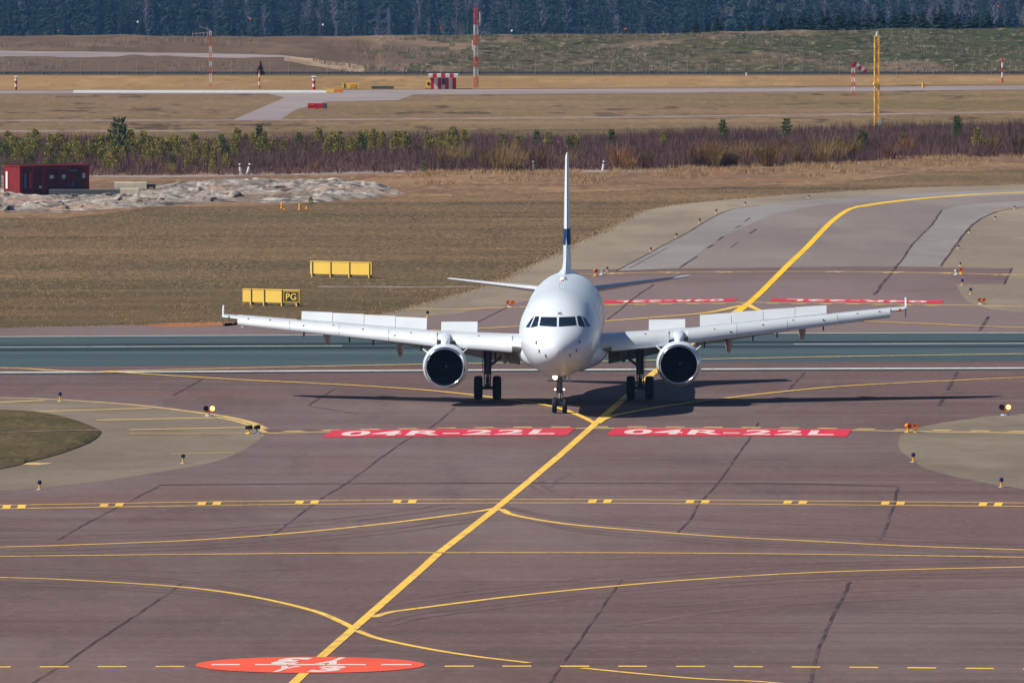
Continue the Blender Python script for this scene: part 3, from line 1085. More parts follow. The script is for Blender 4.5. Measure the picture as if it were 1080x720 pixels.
# cabin windows and doors down the sides
for sgn in (-1, 1):
    for k in range(34):
        s0 = 7.6 + .53 * k
        if 13.8 < s0 < 14.2:
            continue
        project_patch('cabin_window', [(s0, 4.28), (s0 + .24, 4.28), (s0 + .24, 4.62), (s0, 4.62)], M['cabin_glass'], 'side', .006, div=1, xsign=sgn)
    for s0 in (4.9, 29.2):
        for (a, b, z0, z1) in ((s0, s0 + .03, 3.45, 5.2), (s0 + .8, s0 + .83, 3.45, 5.2), (s0, s0 + .83, 5.2, 5.23), (s0, s0 + .83, 3.42, 3.45)):
            project_patch('door_outline', [(a, z0), (b, z0), (b, z1), (a, z1)], M['fairing'], 'side', .005, div=2, xsign=sgn)
# letters above the windscreen
vs, fs = text_mesh("XL", .03)
mb = MB()
xs = [v.x for v in vs]
for v in vs:
    o = rolled((.10 + v.x * .19, -20, 4.90 + v.y * .15))
    h = fus_bvh.ray_cast(o, Vector((0, 1, 0)))
    mb.v.append(h[0] + h[1] * .012 if h[1].y < 0 else h[0] - h[1] * .012)
mb.f = fs
mb.m = [0] * len(fs)
mb.build('nose_letters', M['letter_black'], fus, smooth=False)
# antennas along the crown and the belly
for (s, h, w) in ((7.4, .34, .3), (12.0, .3, .34), (22.5, .32, .3)):
    mb = MB()
    z0 = ZC + 2.05
    mb.loft([[Vector((.025 * a, s - NG + b * w, z0)) for a, b in ((-1, 0), (0, -.5), (1, 0), (0, .5))],
             [Vector((.012 * a, s - NG + .1 + b * w * .5, z0 + h)) for a, b in ((-1, 0), (0, -.5), (1, 0), (0, .5))]])
    mb.build('blade_antenna', M['white'], fus, xf=rolled)
mb = MB()
mb.revolve([(0, .02), (.05, .05), (.14, .07), (.3, .02)], (0, 16.6 - NG, ZC + 2.08), 14)
mb.build('beacon_lamp', M['nav_red'], fus, xf=rolled)
mb = MB()
for s0, zz, rr in ((19.0, 2.07, .20), (20.4, 2.09, .13)):
    mb.revolve([(-.5, .02), (-.3, rr * .8), (0, rr), (.5, rr * .7), (.9, .02)], (0, s0 - NG, ZC + zz - .04), 16)
mb.build('antenna_dome', M['white'], fus, xf=rolled)

# wing-body fairing under the cabin
mb = MB()
rings = []
for s, hw, zt, zb in ((9.9, .3, -1.6, -2.0), (10.6, 1.3, -.9, -2.14), (11.6, 1.95, -.4, -2.22), (13, 2.22, -.1, -2.28), (15, 2.26, -.1, -2.3), (17, 2.24, -.25, -2.3),
                      (19.5, 2.1, -.6, -2.28), (21.5, 1.7, -1.0, -2.2), (23.2, 1.0, -1.5, -2.12), (24.2, .25, -1.8, -1.98)):
    zc, hz = (zt + zb) / 2, (zt - zb) / 2
    rings.append([Vector((hw * math.copysign(abs(math.cos(t)) ** .95, math.cos(t)), s - NG, ZC + zc + hz * math.copysign(abs(math.sin(t)) ** .95, math.sin(t))))
                  for t in [2 * math.pi * i / 40 for i in range(40)]])
mb.loft(rings)
mb.build('belly_fairing', M['white'], jet, angle=60, xf=rolled)

# ---- wing geometry
LE = lambda y: 11.75 + (y - 1.98) * .5095
TE = lambda y: lerp_tab([(0, 18.6), (1.98, 18.4), (6.4, 18.25), (17.2, 21.0)], y)
WZ = lambda y: 2.92 + (y - 1.98) * .0825 + (max(0, y - 3) / 14) ** 2 * .06
INC = lambda y: R(lerp_tab([(0, 1.2), (2, 1.2), (17, -1.2)], y))
THK = lambda y: lerp_tab([(0, .145), (2, .14), (6.4, .118), (17, .108)], y)


def af(xc, th, upper):
    t = 5 * th * (.2969 * math.sqrt(max(xc, 0)) - .126 * xc - .3516 * xc ** 2 + .2843 * xc ** 3 - .1015 * xc ** 4)
    cam = .02 * 4 * xc * (1 - xc)
    return cam + t if upper else cam - t * .95


def wp(y, xc, zc, sgn):
    """chord-fraction point of the wing at lateral y -> aeroplane space"""
    c = TE(y) - LE(y)
    a = INC(y)
    return Vector((sgn * y, LE(y) + c * (xc * math.cos(a) + zc * math.sin(a)) - NG, WZ(y) + c * (zc * math.cos(a) - xc * math.sin(a))))


UP = [1, .9, .78, .66, .54, .42, .32, .24, .17, .11, .065, .03, .01, 0]
LO = [.01, .03, .065, .11, .18, .28, .4, .54, .68, .82, .93]


def wing_ring(y, sgn, grow=1.0):
    th = THK(y)
    return [wp(y, x, af(x, th, True), sgn) for x in UP] + [wp(y, x, af(x, th, False), sgn) for x in LO]


def panel(sgn, y0, y1, x0, x1, lift_deg, thick=.03, n=2, z_off=.02):
    """flat panel hinged on the upper skin at chord fraction x0"""
    mb = MB()
    rings = []
    for k in range(n + 1):
        y = y0 + (y1 - y0) * k / n
        c = TE(y) - LE(y)
        th = THK(y)
        L = (x1 - x0) * c
        h = wp(y, x0, af(x0, th, True), sgn) + Vector((0, 0, z_off))
        slope = math.atan2(af(x1, th, True) - af(x0, th, True), x1 - x0) - INC(y)
        a = slope + R(lift_deg)
        d = Vector((0, math.cos(a), math.sin(a)))
        nn = Vector((0, -math.sin(a), math.cos(a)))
        rings.append([h - nn * thick * .5, h + d * L * .97, h + d * L + nn * thick * .25, h + nn * thick])
    mb.loft(rings)
    return mb


def wing(sgn):
    mb = MB()
    ys = [0.6, 1.98, 3, 4.2, 5.3, 6.4, 8, 10, 12, 14, 15.6, 16.3, 16.8, 17.0]
    mb.loft([wing_ring(y, sgn) for y in ys])
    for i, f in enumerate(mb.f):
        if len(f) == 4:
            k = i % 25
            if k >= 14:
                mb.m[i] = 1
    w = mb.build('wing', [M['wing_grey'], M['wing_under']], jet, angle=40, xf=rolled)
    # slats drooped on the leading edge
    for (y0, y1) in ((2.45, 5.25), (6.2, 8.6), (8.62, 11.1), (11.12, 13.6), (13.62, 16.25)):
        smb = MB()
        rings = []
        for k in range(5):
            y = y0 + (y1 - y0) * k / 4
            c = TE(y) - LE(y)
            A = lerp_tab([(2, 1.02), (6, .86), (16.3, .56)], y)
            th = THK(y)
            fr = .15
            piv = wp(y, fr, af(fr, th, True), sgn)
            prof = [(0, .012), (-.25, -.01), (-.5, -.075), (-.7, -.165), (-.86, -.29), (-.96, -.43), (-1.0, -.56), (-.985, -.66), (-.94, -.70), (-.90, -.66), (-.88, -.50), (-.78, -.34), (-.6, -.2), (-.4, -.11), (-.2, -.05)]
            pts = [piv + Vector((0, A * p[0], A * 1.14 * p[1] + .035)) for p in prof]
            rings.append(pts)
        smb.loft(rings)
        smb.build('slat', M['wing_grey'], w, angle=50, xf=rolled)
    # raised spoilers
    panel(sgn, 4.25, 6.05, .60, .775, 40).build('spoiler', M['wing_grey'], w, smooth=False, xf=rolled)
    for k in range(4):
        a = 6.78 + 1.58 * k
        panel(sgn, a, a + 1.555, .62, .86 + .012 * k, 42).build('spoiler', M['wing_grey'], w, smooth=False, xf=rolled)
    panel(sgn, 13.35, 16.3, .72, 1.0, 9, z_off=.0).build('aileron', M['wing_grey'], w, smooth=False, xf=rolled)
    # lowered flaps
    for (y0, y1) in ((2.2, 6.25), (6.55, 13.1)):
        fmb = MB()
        rings = []
        for k in range(5):
            y = y0 + (y1 - y0) * k / 4
            c = TE(y) - LE(y)
            fc = .24 * c
            a = R(36)
            base = wp(y, .86, -.03, sgn)
            pts = []
            for (x, z) in ((0, .02), (.1, .085), (.35, .1), (.7, .05), (1, 0), (.6, -.02), (.2, -.045), (.03, -.03)):
                pts.append(base + Vector((0, fc * (x * math.cos(a) + z * math.sin(a)), fc * (z * math.cos(a) - x * math.sin(a)))))
            rings.append(pts)
        fmb.loft(rings)
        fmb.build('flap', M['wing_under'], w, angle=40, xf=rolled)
    # flap track fairings
    for y, L, h in ((2.95, 2.6, .36), (8.2, 2.6, .48), (11.85, 2.2, .38)):
        fmb = MB()
        c = TE(y) - LE(y)
        p = wp(y, .60, af(.6, THK(y), False), sgn)
        rings = []
        for t, dz, hw, hh in ((0, -.02, .03, .03), (.15, -.12, .12, .13), (.4, -.24, .17, .2), (.6, -.36, .18, .22), (.8, -.56, .17, .2), (.93, -.72, .14, .15), (1, -.80, .07, .07)):
            ctr = p + Vector((0, L * t, dz * h / .36))
            rings.append([ctr + Vector((hw * 1.1 * math.cos(q), 0, hh * 1.6 * math.sin(q))) for q in [2 * math.pi * i / 14 for i in range(14)]])
        fmb.loft(rings)
        fmb.build('flap_fairing', M['fairing'], w, angle=60, xf=rolled)
    # slat tracks peeping out under the leading edge
    for y in (3.3, 7.0, 9.4, 10.6, 12.9):
        fmb = MB()
        p = wp(y, .05, -.05, sgn)
        fmb.box(p + Vector((0, .15, -.36 + .012 * y)), (.07, .5, .26), rot=Matrix.Rotation(R(25), 3, 'X'))
        fmb.build('slat_track', M['dark'], w, smooth=False, xf=rolled)
    # wingtip fence
    fmb = MB()
    y = 17.03
    b = wp(y, 0, 0, sgn)
    out = [(.25, 0), (.95, .52), (1.35, .54), (1.62, 0), (1.4, -.44), (1.05, -.46)]
    r1 = [b + Vector((-sgn * .035, s, z)) for s, z in out]
    r2 = [b + Vector((sgn * .035, s, z)) for s, z in out]
    fmb.loft([r1, r2])
    fmb.build('wingtip_fence', M['white'], w, smooth=False, xf=rolled)
    fmb = MB()
    p = wp(16.72, .02, 0, sgn)
    fmb.revolve([(-.10, .01), (-.06, .06), (.06, .09), (.3, .07), (.45, .01)], p, 12)
    fmb.build('navigation_light', M['nav_red'] if sgn > 0 else M['nav_green'], w, xf=rolled)
    # small inspection marks on the slat faces
    for y, fr in ((4.1, -.5), (7.5, -.62), (8.3, -.9), (9.9, -.7), (11.4, -.55), (12.9, -.85), (14.6, -.6), (15.7, -.7)):
        fmb = MB()
        A = lerp_tab([(2, 1.02), (6, .86), (16.3, .56)], y)
        zz = lerp_tab([(-1, -.56), (-.96, -.43), (-.86, -.29), (-.7, -.165), (-.5, -.075), (0, .012)], fr)
        piv = wp(y, .15, af(.15, THK(y), True), sgn)
        fmb.box(piv + Vector((0, A * fr, A * 1.14 * zz + .035)), (.075, .05, .075))
        fmb.build('access_plug', M['sign_dark'], w, smooth=False, xf=rolled)
    return w


# ---- engines
def engine(sgn):
    ex, ey, ez = sgn * 5.75, 11.15 - NG, 1.98
    mb = MB()
    prof = [(.02, .955), (.10, 1.0), (.28, 1.045), (.6, 1.085), (1.0, 1.11), (1.5, 1.12), (2.1, 1.09), (2.8, 1.0), (3.4, .90), (3.75, .84), (3.74, .80), (3.2, .84), (2.4, .86), (1.3, .875), (1.28, .1)]
    c = (ex, ey, ez)
    mb.revolve(prof, c, 48, 0)
    k0 = len(mb.f)
    for i in range(k0):
        seg = i // 48
        if seg >= 10:
            mb.m[i] = 1
    e = mb.build('engine', [M['white'], M['inlet']], jet, angle=45, xf=rolled)
    mb = MB()
    mb.revolve([(.10, 1.002), (.04, .985), (0, .955), (-.015, .925), (0, .895), (.06, .872), (.2, .862)], c, 48)
    mb.build('inlet_lip', M['metal'], e, angle=60, xf=rolled)
    mb = MB()
    mb.revolve([(.2, .862), (.5, .866), (1.0, .872), (1.27, .874)], c, 48)
    mb.build('inlet_duct', M['inlet'], e, angle=60, xf=rolled)
    mb = MB()
    for k in range(36):
        t = 2 * math.pi * k / 36
        rr = []
        for r, tw in ((.26, 35), (.55, 50), (.865, 62)):
            w = .075 + .05 * r
            d = Vector((math.cos(t), 0, math.sin(t)))
            tn = Vector((-math.sin(t), 0, math.cos(t)))
            ctr = Vector(c) + d * r + Vector((0, 1.12, 0))
            ch = tn * math.sin(R(tw)) + Vector((0, math.cos(R(tw)), 0))
            nn = d.cross(ch).normalized() * .006
            rr.append([ctr - ch * w + nn, ctr + ch * w + nn, ctr + ch * w - nn, ctr - ch * w - nn])
        mb.loft(rr)
    mb.revolve([(1.24, .87), (1.241, .2)], c, 36)
    mb.build('fan', M['fan'], e, angle=40, xf=rolled)
    mb = MB()
    mb.revolve([(.72, .01), (.78, .06), (.9, .14), (1.05, .22), (1.22, .27)], c, 28)
    b0 = len(mb.f)
    mb.tube(Vector(c) + Vector((.03, .75, .05)), Vector(c) + Vector((.09, .86, -.03)), .018, .018, 6, 1)
    mb.build('spinner', [M['fan'], M['white_flat']], e, angle=50, xf=rolled)
    mb = MB()
    mb.revolve([(3.2, .62), (3.8, .58), (4.5, .47), (4.95, .40), (4.94, .36), (4.4, .3), (5.3, .05)], c, 30)
    mb.build('exhaust_cone', M['steel'], e, angle=50, xf=rolled)
    # strakes on both shoulders
    for q in (38, 142):
        d = Vector((math.cos(R(q)), 0, math.sin(R(q))))
        mb = MB()
        tn = Vector((-d.z, 0, d.x)) * .012
        a = [Vector(c) + d * 1.07 + Vector((0, .75, 0)), Vector(c) + d * 1.40 + Vector((0, 1.25, 0)), Vector(c) + d * 1.40 + Vector((0, 1.7, 0)), Vector(c) + d * 1.08 + Vector((0, 2.0, 0))]
        mb.loft([[p - tn for p in a], [p + tn for p in a]])
        mb.build('nacelle_strake', M['white_flat'], e, smooth=False, xf=rolled)
    mb = MB()
    rings = []
    for s, z0, z1, hw in ((.9, .98, 1.12, .06), (1.3, .9, 1.30, .17), (1.9, .85, 1.45, .22), (2.8, .7, 1.55, .24), (3.6, .65, 1.55, .24), (5.2, .7, 1.45, .16)):
        rings.append([Vector((ex + a * hw, ey + s, ez + z)) for a, z in ((-1, z0), (-1, z1 - .06), (-.6, z1), (.6, z1), (1, z1 - .06), (1, z0))])
    mb.loft(rings)
    mb.build('pylon', M['white'], e, angle=40, xf=rolled)


for sgn in (-1, 1):
    wing(sgn)
    engine(sgn)

# ---- tail
FIN = [(5.55, 28.2, 35.2, .46), (6.1, 28.9, 35.25, .42), (7.2, 29.75, 35.35, .37), (8.0, 30.4, 35.43, .33), (9.5, 31.6, 35.57, .27), (11.0, 32.8, 35.7, .20), (11.55, 33.3, 35.75, .17), (11.75, 33.8, 35.7, .08)]


def fin_ring(z, a, b, th, g=0.0):
    c = b - a
    out = []
    for x, t in ((0, 0), (.01, .3), (.04, .55), (.1, .8), (.25, 1), (.45, .92), (.7, .55), (1, .06)):
        out.append(Vector((th / 2 * t + g, a + c * x - NG - (g if x == 0 else 0), z)))
    left = [Vector((-p.x, p.y, p.z)) for p in out]
    return out + list(reversed(left))[:-1]


def fin_at(z):
    return cubic(FIN, z)


zs = [5.55, 5.8, 6.1, 6.6, 7.2, 7.6, 8.0, 8.6, 9.2, 9.8, 10.4, 11.0, 11.4, 11.6, 11.75]
mb = MB()
mb.loft([fin_ring(z, *fin_at(z)) for z in zs])
fin = mb.build('tail_fin', M['white'], jet, angle=40, xf=rolled)
mb = MB()
mb.loft([fin_ring(z, *fin_at(z), g=.012) for z in (7.22, 7.5, 7.8, 8.02)], cap=False)
mb.build('blue_band', M['blue'], fin, angle=40, xf=rolled)
mb = MB()
rings = []
for s, h, w in ((24.6, .02, .05), (25.6, .16, .16), (26.6, .34, .22), (27.6, .62, .24), (28.6, 1.15, .22), (29.6, 1.7, .14)):
    z0 = ZC + 1.95
    rings.append([Vector((a * w, s - NG, z0 + b * (h + .12))) for a, b in ((-2.0, 0), (-1.0, .22), (-.45, .7), (0, 1), (.45, .7), (1.0, .22), (2.0, 0))])
mb.loft(rings)
mb.build('dorsal_fillet', M['white'], fin, angle=60, xf=rolled)
for sgn in (-1, 1):
    mb = MB()
    rings = []
    for y, a, b, z, th in ((.3, 30.9, 35.2, 4.74, .42), (1.1, 31.4, 35.25, 4.83, .36), (3, 32.75, 35.5, 5.03, .25), (5, 34.15, 35.85, 5.24, .16), (6.1, 34.9, 36.05, 5.36, .10), (6.22, 35.2, 36.0, 5.375, .04)):
        c = b - a
        prof = [(1, 0), (.7, .5), (.4, 1), (.2, .95), (.07, .65), (.015, .3), (0, 0), (.015, -.3), (.07, -.65), (.2, -.95), (.4, -1), (.7, -.5)]
        rings.append([Vector((sgn * y, a + c * x - NG, z + th / 2 * t - (x - .3) * c * .03)) for x, t in prof])
    mb.loft(rings)
    mb.build('horizontal_stabilizer', M['wing_grey'], jet, angle=40, xf=rolled)


# ---- landing gear (on the ground, not rolled)
def wheel(mb, c, r, w):
    x, y, z = c
    prof = [(-w / 2 * .86, r * .5), (-w / 2, r * .72), (-w / 2 * .96, r * .88), (-w / 2 * .7, r * .97), (-w / 2 * .3, r), (w / 2 * .3, r), (w / 2 * .7, r * .97), (w / 2 * .96, r * .88), (w / 2, r * .72), (w / 2 * .86, r * .5)]
    n = 32
    vs, fs = [], []
    for (o, q) in prof:
        for i in range(n):
            t = 2 * math.pi * i / n
            vs.append((x + o, y + q * math.cos(t), z + q * math.sin(t)))
    for k in range(len(prof) - 1):
        for i in range(n):
            j = (i + 1) % n
            fs.append((k * n + i, k * n + j, (k + 1) * n + j, (k + 1) * n + i))
    mb.add(vs, fs, 0)
    for sg in (-1, 1):
        mb.tube((x + sg * w * .30, y, z), (x + sg * w * .40, y, z), r * .52, r * .46, 20, 1)
        mb.tube((x + sg * w * .40, y, z), (x + sg * w * .52, y, z), r * .16, r * .12, 12, 1)


mb = MB()
mb.tube((0, .05, .42), (0, .0, 1.15), .075, .075, 14, 1)
mb.tube((0, .0, .95), (0, -.10, 2.15), .125, .14, 14, 0)
mb.tube((-.34, 0, .38), (.34, 0, .38), .06, .06, 12, 0)
mb.tube((0, .02, .38), (0, .03, .62), .10, .09, 12, 0)
mb.tube((0, -.05, 1.25), (0, 1.15, 2.1), .05, .05, 10, 0)
mb.tube((.0, -.16, .95), (.0, -.34, .72), .05, .035, 8, 0)
mb.tube((.0, -.34, .72), (.0, -.12, .48), .035, .05, 8, 0)
mb.tube((-.2, -.06, 1.15), (.2, -.06, 1.15), .03, .03, 8, 0)
mb.tube((-.24, -.08, 1.72), (.24, -.08, 1.72), .035, .035, 8, 0)
mb.tube((.16, .02, .6), (.10, -.02, 1.9), .018, .018, 6, 0)
mb.tube((-.16, .02, .6), (-.10, -.02, 1.9), .018, .018, 6, 0)
ng = mb.build('nose_landing_gear', [M['steel'], M['chrome']], jet)
for x in (-.25, .25):
    mb = MB()
    wheel(mb, (x, 0, .385), .385, .235)
    mb.build('wheel', [M['tyre'], M['fairing']], ng, angle=50)
for x, z, r, m in ((-.215, 1.74, .115, 'lamp_on'), (.215, 1.74, .105, 'fairing')):
    mb = MB()
    mb.tube((x, -.20, z), (x, -.02, z), r * 1.12, r * .8, 18, 1)
    mb.revolve([(-.235, .01), (-.225, r * .6), (-.2, r)], (x, 0, z), 18)
    mb.build('landing_lamp', [M[m], M['steel']], ng)
for x in (-.21, .21):
    mb = MB()
    mb.tube((x, -.14, 1.15), (x, .0, 1.15), .062, .05, 14, 1)
    mb.revolve([(-.165, .01), (-.155, .035), (-.14, .055)], (x, 0, 1.15), 14)
    mb.build('taxi_lamp', [M['lamp_small'], M['steel']], ng)
for s in (-1, 1):
    mb = MB()
    mb.loft([[Vector((s * x, y, z)) for x, y, z in ((.38, -.75, 2.02), (.40, -.75, 2.02), (.52, -.62, 1.52), (.49, -.62, 1.52))],
             [Vector((s * x, y, z)) for x, y, z in ((.38, .9, 2.02), (.40, .9, 2.02), (.52, .75, 1.52), (.49, .75, 1.52))]])
    mb.build('gear_door', M['wing_under'], ng, smooth=False)
for s in (-1, 1):
    mb = MB()
    gx, gy = s * 3.79, 12.64
    mb.tube((gx, gy, .5), (gx, gy - .02, 1.45), .10, .10, 14, 1)
    mb.tube((gx, gy - .02, 1.25), (gx - s * .02, gy - .15, 3.1), .185, .2, 16, 0)
    mb.tube((gx - .62, gy, .585), (gx + .62, gy, .585), .085, .085, 14, 0)
    mb.tube((gx, gy, .5), (gx, gy, .75), .15, .13, 14, 0)
    mb.tube((gx - s * .05, gy - .1, 1.65), (gx - s * 1.55, gy - .1, 2.75), .07, .075, 10, 0)
    mb.tube((gx - s * .05, gy - .28, 1.5), (gx, gy - .42, 1.05), .05, .04, 8, 0)
    mb.tube((gx, gy - .42, 1.05), (gx, gy - .15, .65), .04, .05, 8, 0)
    mb.tube((gx + s * .16, gy - .12, .7), (gx + s * .16, gy - .2, 2.6), .025, .025, 8, 0)
    mb.tube((gx - s * .14, gy - .18, .7), (gx - s * .2, gy - .2, 2.6), .03, .03, 8, 0)
    mg = mb.build('main_landing_gear', [M['steel'], M['chrome']], jet)
    for d in (-.465, .465):
        mb = MB()
        wheel(mb, (gx + d, gy, .59), .59, .425)
        mb.build('wheel', [M['tyre'], M['steel']], mg, angle=50)
    mb = MB()
    mb.loft([[Vector((gx + s * (x), y + gy, z)) for x, y, z in ((.24, -.55, 2.85), (.27, -.55, 2.85), (.25, -.45, 1.35), (.22, -.45, 1.35))],
             [Vector((gx + s * (x), y + gy, z)) for x, y, z in ((.24, .5, 2.75), (.27, .5, 2.75), (.25, .4, 1.35), (.22, .4, 1.35))]])
    mb.build('gear_door', M['wing_under'], mg, smooth=False)

# ================================================================== SIGNS AND LIGHTS ROUND THE TAXIWAYS
def sign_board(px0, px1, py_base, y_top, splits, label, legend=None, rot=0.0):
    b = G((px0 + px1) / 2, py_base)
    sc = F_PX / b[1]
    rot = -R(30)
    sc *= math.cos(rot)
    W = (px1 - px0) / sc
    H = (py_base - y_top) / sc * math.cos(rot)
    root = empty('guidance_sign', (b[0], b[1], 0), rot, label, 'airfield sign', 'yellow airfield signs in the grass')
    z0 = H * .20
    edges = [0] + [(s - px0) / sc for s in splits] + [W]
    for i, (a, c) in enumerate(zip(edges, edges[1:])):
        is_leg = legend and i == len(edges) - 2
        mb = MB()
        g = .03
        mb.box(((a + c) / 2 - W / 2, 0, z0 + (H - z0) / 2), (c - a - 2 * g, .22, H - z0), 0)
        mb.box(((a + c) / 2 - W / 2, 0, H - .02), (c - a - 2 * g + .01, .26, .05), 0)
        p = mb.build('sign_panel', M['sign_yellow'], root, smooth=False)
        if is_leg:
            mb = MB()
            mb.box(((a + c) / 2 - W / 2, -.125, z0 + (H - z0) * .48), (c - a - .16, .02, (H - z0) * .84))
            f = mb.build('sign_face', M['sign_black'], p, smooth=False)
            vs, fs = text_mesh(legend, .012, 1.05)
            xs = [v.x for v in vs]
            ys = [v.y for v in vs]
            mw = (max(xs) - min(xs))
            mh = (max(ys) - min(ys))
            mb = MB()
            tw, th = (c - a) * .58, (H - z0) * .5
            cxx = (a + c) / 2 - W / 2
            mb.add([(cxx + ((v.x - min(xs)) / mw - .5) * tw, -.14, z0 + (H - z0) * .48 + ((v.y - min(ys)) / mh - .5) * th) for v in vs], fs)
            fb = mb
            o = fb.build('sign_letters', M['sign_yellow'], p, smooth=False)
            mb = MB()
            x0, x1 = cxx - (c - a) / 2 + .12, cxx + (c - a) / 2 - .12
            za, zb = z0 + (H - z0) * .10, z0 + (H - z0) * .86
            t = .025
            for (q, w, hh) in (((cxx, -.14, za), x1 - x0, t), ((cxx, -.14, zb), x1 - x0, t), ((x0, -.14, (za + zb) / 2), t, zb - za), ((x1, -.14, (za + zb) / 2), t, zb - za)):
                mb.box(q, (w, .01, hh))
            mb.build('sign_border', M['sign_yellow'], p, smooth=False)
    for e in edges[1:-1] + ([edges[0] + .22, edges[-1] - .16] if not legend else [edges[-1] - .2]):
        mb = MB()
        mb.box((e - W / 2, -.0, H * .52), (.07, .27, H * .9), 0)
        mb.box((e - W / 2 - .06, -.10, z0 * .5), (.07, .08, z0), 1)
        mb.build('post', [M['sign_dark'], M['sign_yellow']], root, smooth=False)
    return root


sign_board(256, 318, 322.3, 305, [266, 280, 299], 'low yellow sign board in the grass with a black PG panel at its end', "PG")
sign_board(327.2, 393.5, 292.6, 275.8, [350, 370], 'blank yellow sign board of three panels farther back in the brown grass')


def edge_light(px, py, label, kind='blue', h_px=10.0):
    b = G(px, py)
    h = h_px * b[1] / F_PX * (.8 if py < 300 else 1)
    r = empty('edge_light', (b[0], b[1], Z3), random.uniform(0, 6), label, 'taxiway light', 'taxiway edge lights on short stems')
    mb = MB()
    mb.tube((0, 0, 0), (0, 0, .03), .14, .12, 12)
    mb.build('base_plate', M['fairing'], r)
    mb = MB()
    mb.tube((0, 0, .02), (0, 0, h * .62), .045, .045, 10)
    mb.build('stem', M['post_yellow'] if kind != 'orange' else M['orange'], r)
    mb = MB()
    q = .095 if py > 300 else .07
    mb.tube((0, 0, h * .60), (0, 0, h * .70), q * .9, q, 12)
    mb.tube((0, 0, h * .70), (0, 0, h * .92), q, q * .9, 12)
    mb.tube((0, 0, h * .92), (0, 0, h), .09, .03, 12)
    mb.build('lamp_dome', M['lens_blue'] if kind != 'black' else M['lamp_black'], r)
    return r


edge_light(63.5, 423.5, 'small blue-topped light on the striped left shoulder above the grass island')
edge_light(193.2, 488.8, 'blue-topped yellow light at the lower rim of the left shoulder')
edge_light(41.8, 516.5, 'blue-topped light at the left edge below the grass island')
edge_light(963.3, 487.5, 'blue-topped yellow light at the inner corner of the right shoulder')
edge_light(1056.2, 513.8, 'blue-topped yellow light at the lower right rim of the right shoulder')
edge_light(451, 335, 'small dark-topped light just above the gap in the raised spoilers', 'black', 7)
edge_light(1015, 301.3, 'blue-topped light at the corner of the dark patch below the amber guard light', 'blue', 7)
edge_light(1023.8, 310.8, 'dark-topped light on the tan shoulder above the orange wig-wag pair', 'black', 7)
edge_light(1013, 281, 'small dark light on the upper edge of the dark patch', 'black', 5)
edge_light(1011, 262.5, 'small dark light beside the inner bend of the far taxiway, lowest along the bend', 'black', 4.5)
edge_light(1022.3, 246, 'small dark light beside the inner bend of the far taxiway, middle of the bend', 'black', 4.5)
edge_light(1049.8, 231.5, 'small dark light on the tan inside of the far bend, near its top', 'black', 4)
edge_light(1070, 220.5, 'small dark light where the far bend leaves the right side', 'black', 4)
edge_light(713.6, 251, 'orange-stemmed light left of the far taxiway joint, nearest of its row', 'orange', 6)
edge_light(738.2, 235.5, 'orange-stemmed light left of the far taxiway joint, second of its row', 'orange', 6)
edge_light(755.6, 225.5, 'orange-stemmed light with blue top at the outer bend of the far taxiway', 'orange', 6)
edge_light(786, 216.5, 'small dark light past the outer bend near the grass edge', 'black', 4)
edge_light(853, 209.3, 'small dark light on the upper edge of the far taxiway by the grass', 'black', 3.5)
edge_light(686.6, 266, 'small orange light left of the joint, just right of the tail fin', 'orange', 6)
edge_light(640.6, 286.5, 'orange-stemmed light standing behind the amber pair beside the tail cone', 'orange', 6)
edge_light(256.6, 345.2, 'short orange light on the runway edge below the left wingtip', 'orange', 5)


def wig_wag(px, py, h_px, w_px, lit, label, rear=False):
    b = G(px, py)
    k = b[1] / F_PX
    h, w = h_px * k, w_px * k
    r = empty('wig_wag_light', (b[0], b[1], Z3), 0, label, 'guard light', 'twin amber guard lights')
    mb = MB()
    mb.tube((0, 0, 0), (0, 0, .06), .22, .2, 14)
    mb.tube((0, 0, .06), (0, 0, h * .4), .05, .05, 10)
    mb.build('base_plate', M['plate'], r)
    mb = MB()
    mb.box((0, 0, h * .42), (w * .62, .16, h * .16))
    for s in (-1, 1):
        mb.tube((s * w * .12, 0, h * .45), (s * w * .3, 0, h * .66), .05, .05, 8)
    mb.build('bracket', M['orange'], r, angle=40)
    for s in (-1, 1):
        mb = MB()
        cx, cz, q = s * w * .29, h * .74, w * .22
        on = lit == s
        mb.revolve([(.16, q * .4), (.14, q * .8), (-.04, q), (-.10, q * 1.12), (-.10, q * 1.0), (-.05, q * .95)], (cx, 0, cz), 20, 0)
        mb.revolve([(-.05, q * .95), (-.075, q * .5), (-.085, .005)], (cx, 0, cz), 20, 1)
        body = M['orange'] if (on or rear) else M['lamp_black']
        mb.build('lamp_head', [body, M['lamp_amber'] if on else (M['orange'] if rear else M['lamp_black'])], r, angle=50)
    return r


wig_wag(220.7, 439, 11, 11.5, 1, 'twin guard light with its right lamp glowing amber on the left striped shoulder')
wig_wag(1060, 438.3, 12, 12, 1, 'twin guard light with its right lamp glowing amber beside the right shoulder')
wig_wag(538.5, 324, 6.5, 9, 0, 'twin orange guard light on the tan shoulder below the left tailplane', True)
wig_wag(1035.6, 321, 6, 8.5, 0, 'twin orange guard light seen from behind on the tan shoulder beyond the right wingtip', True)


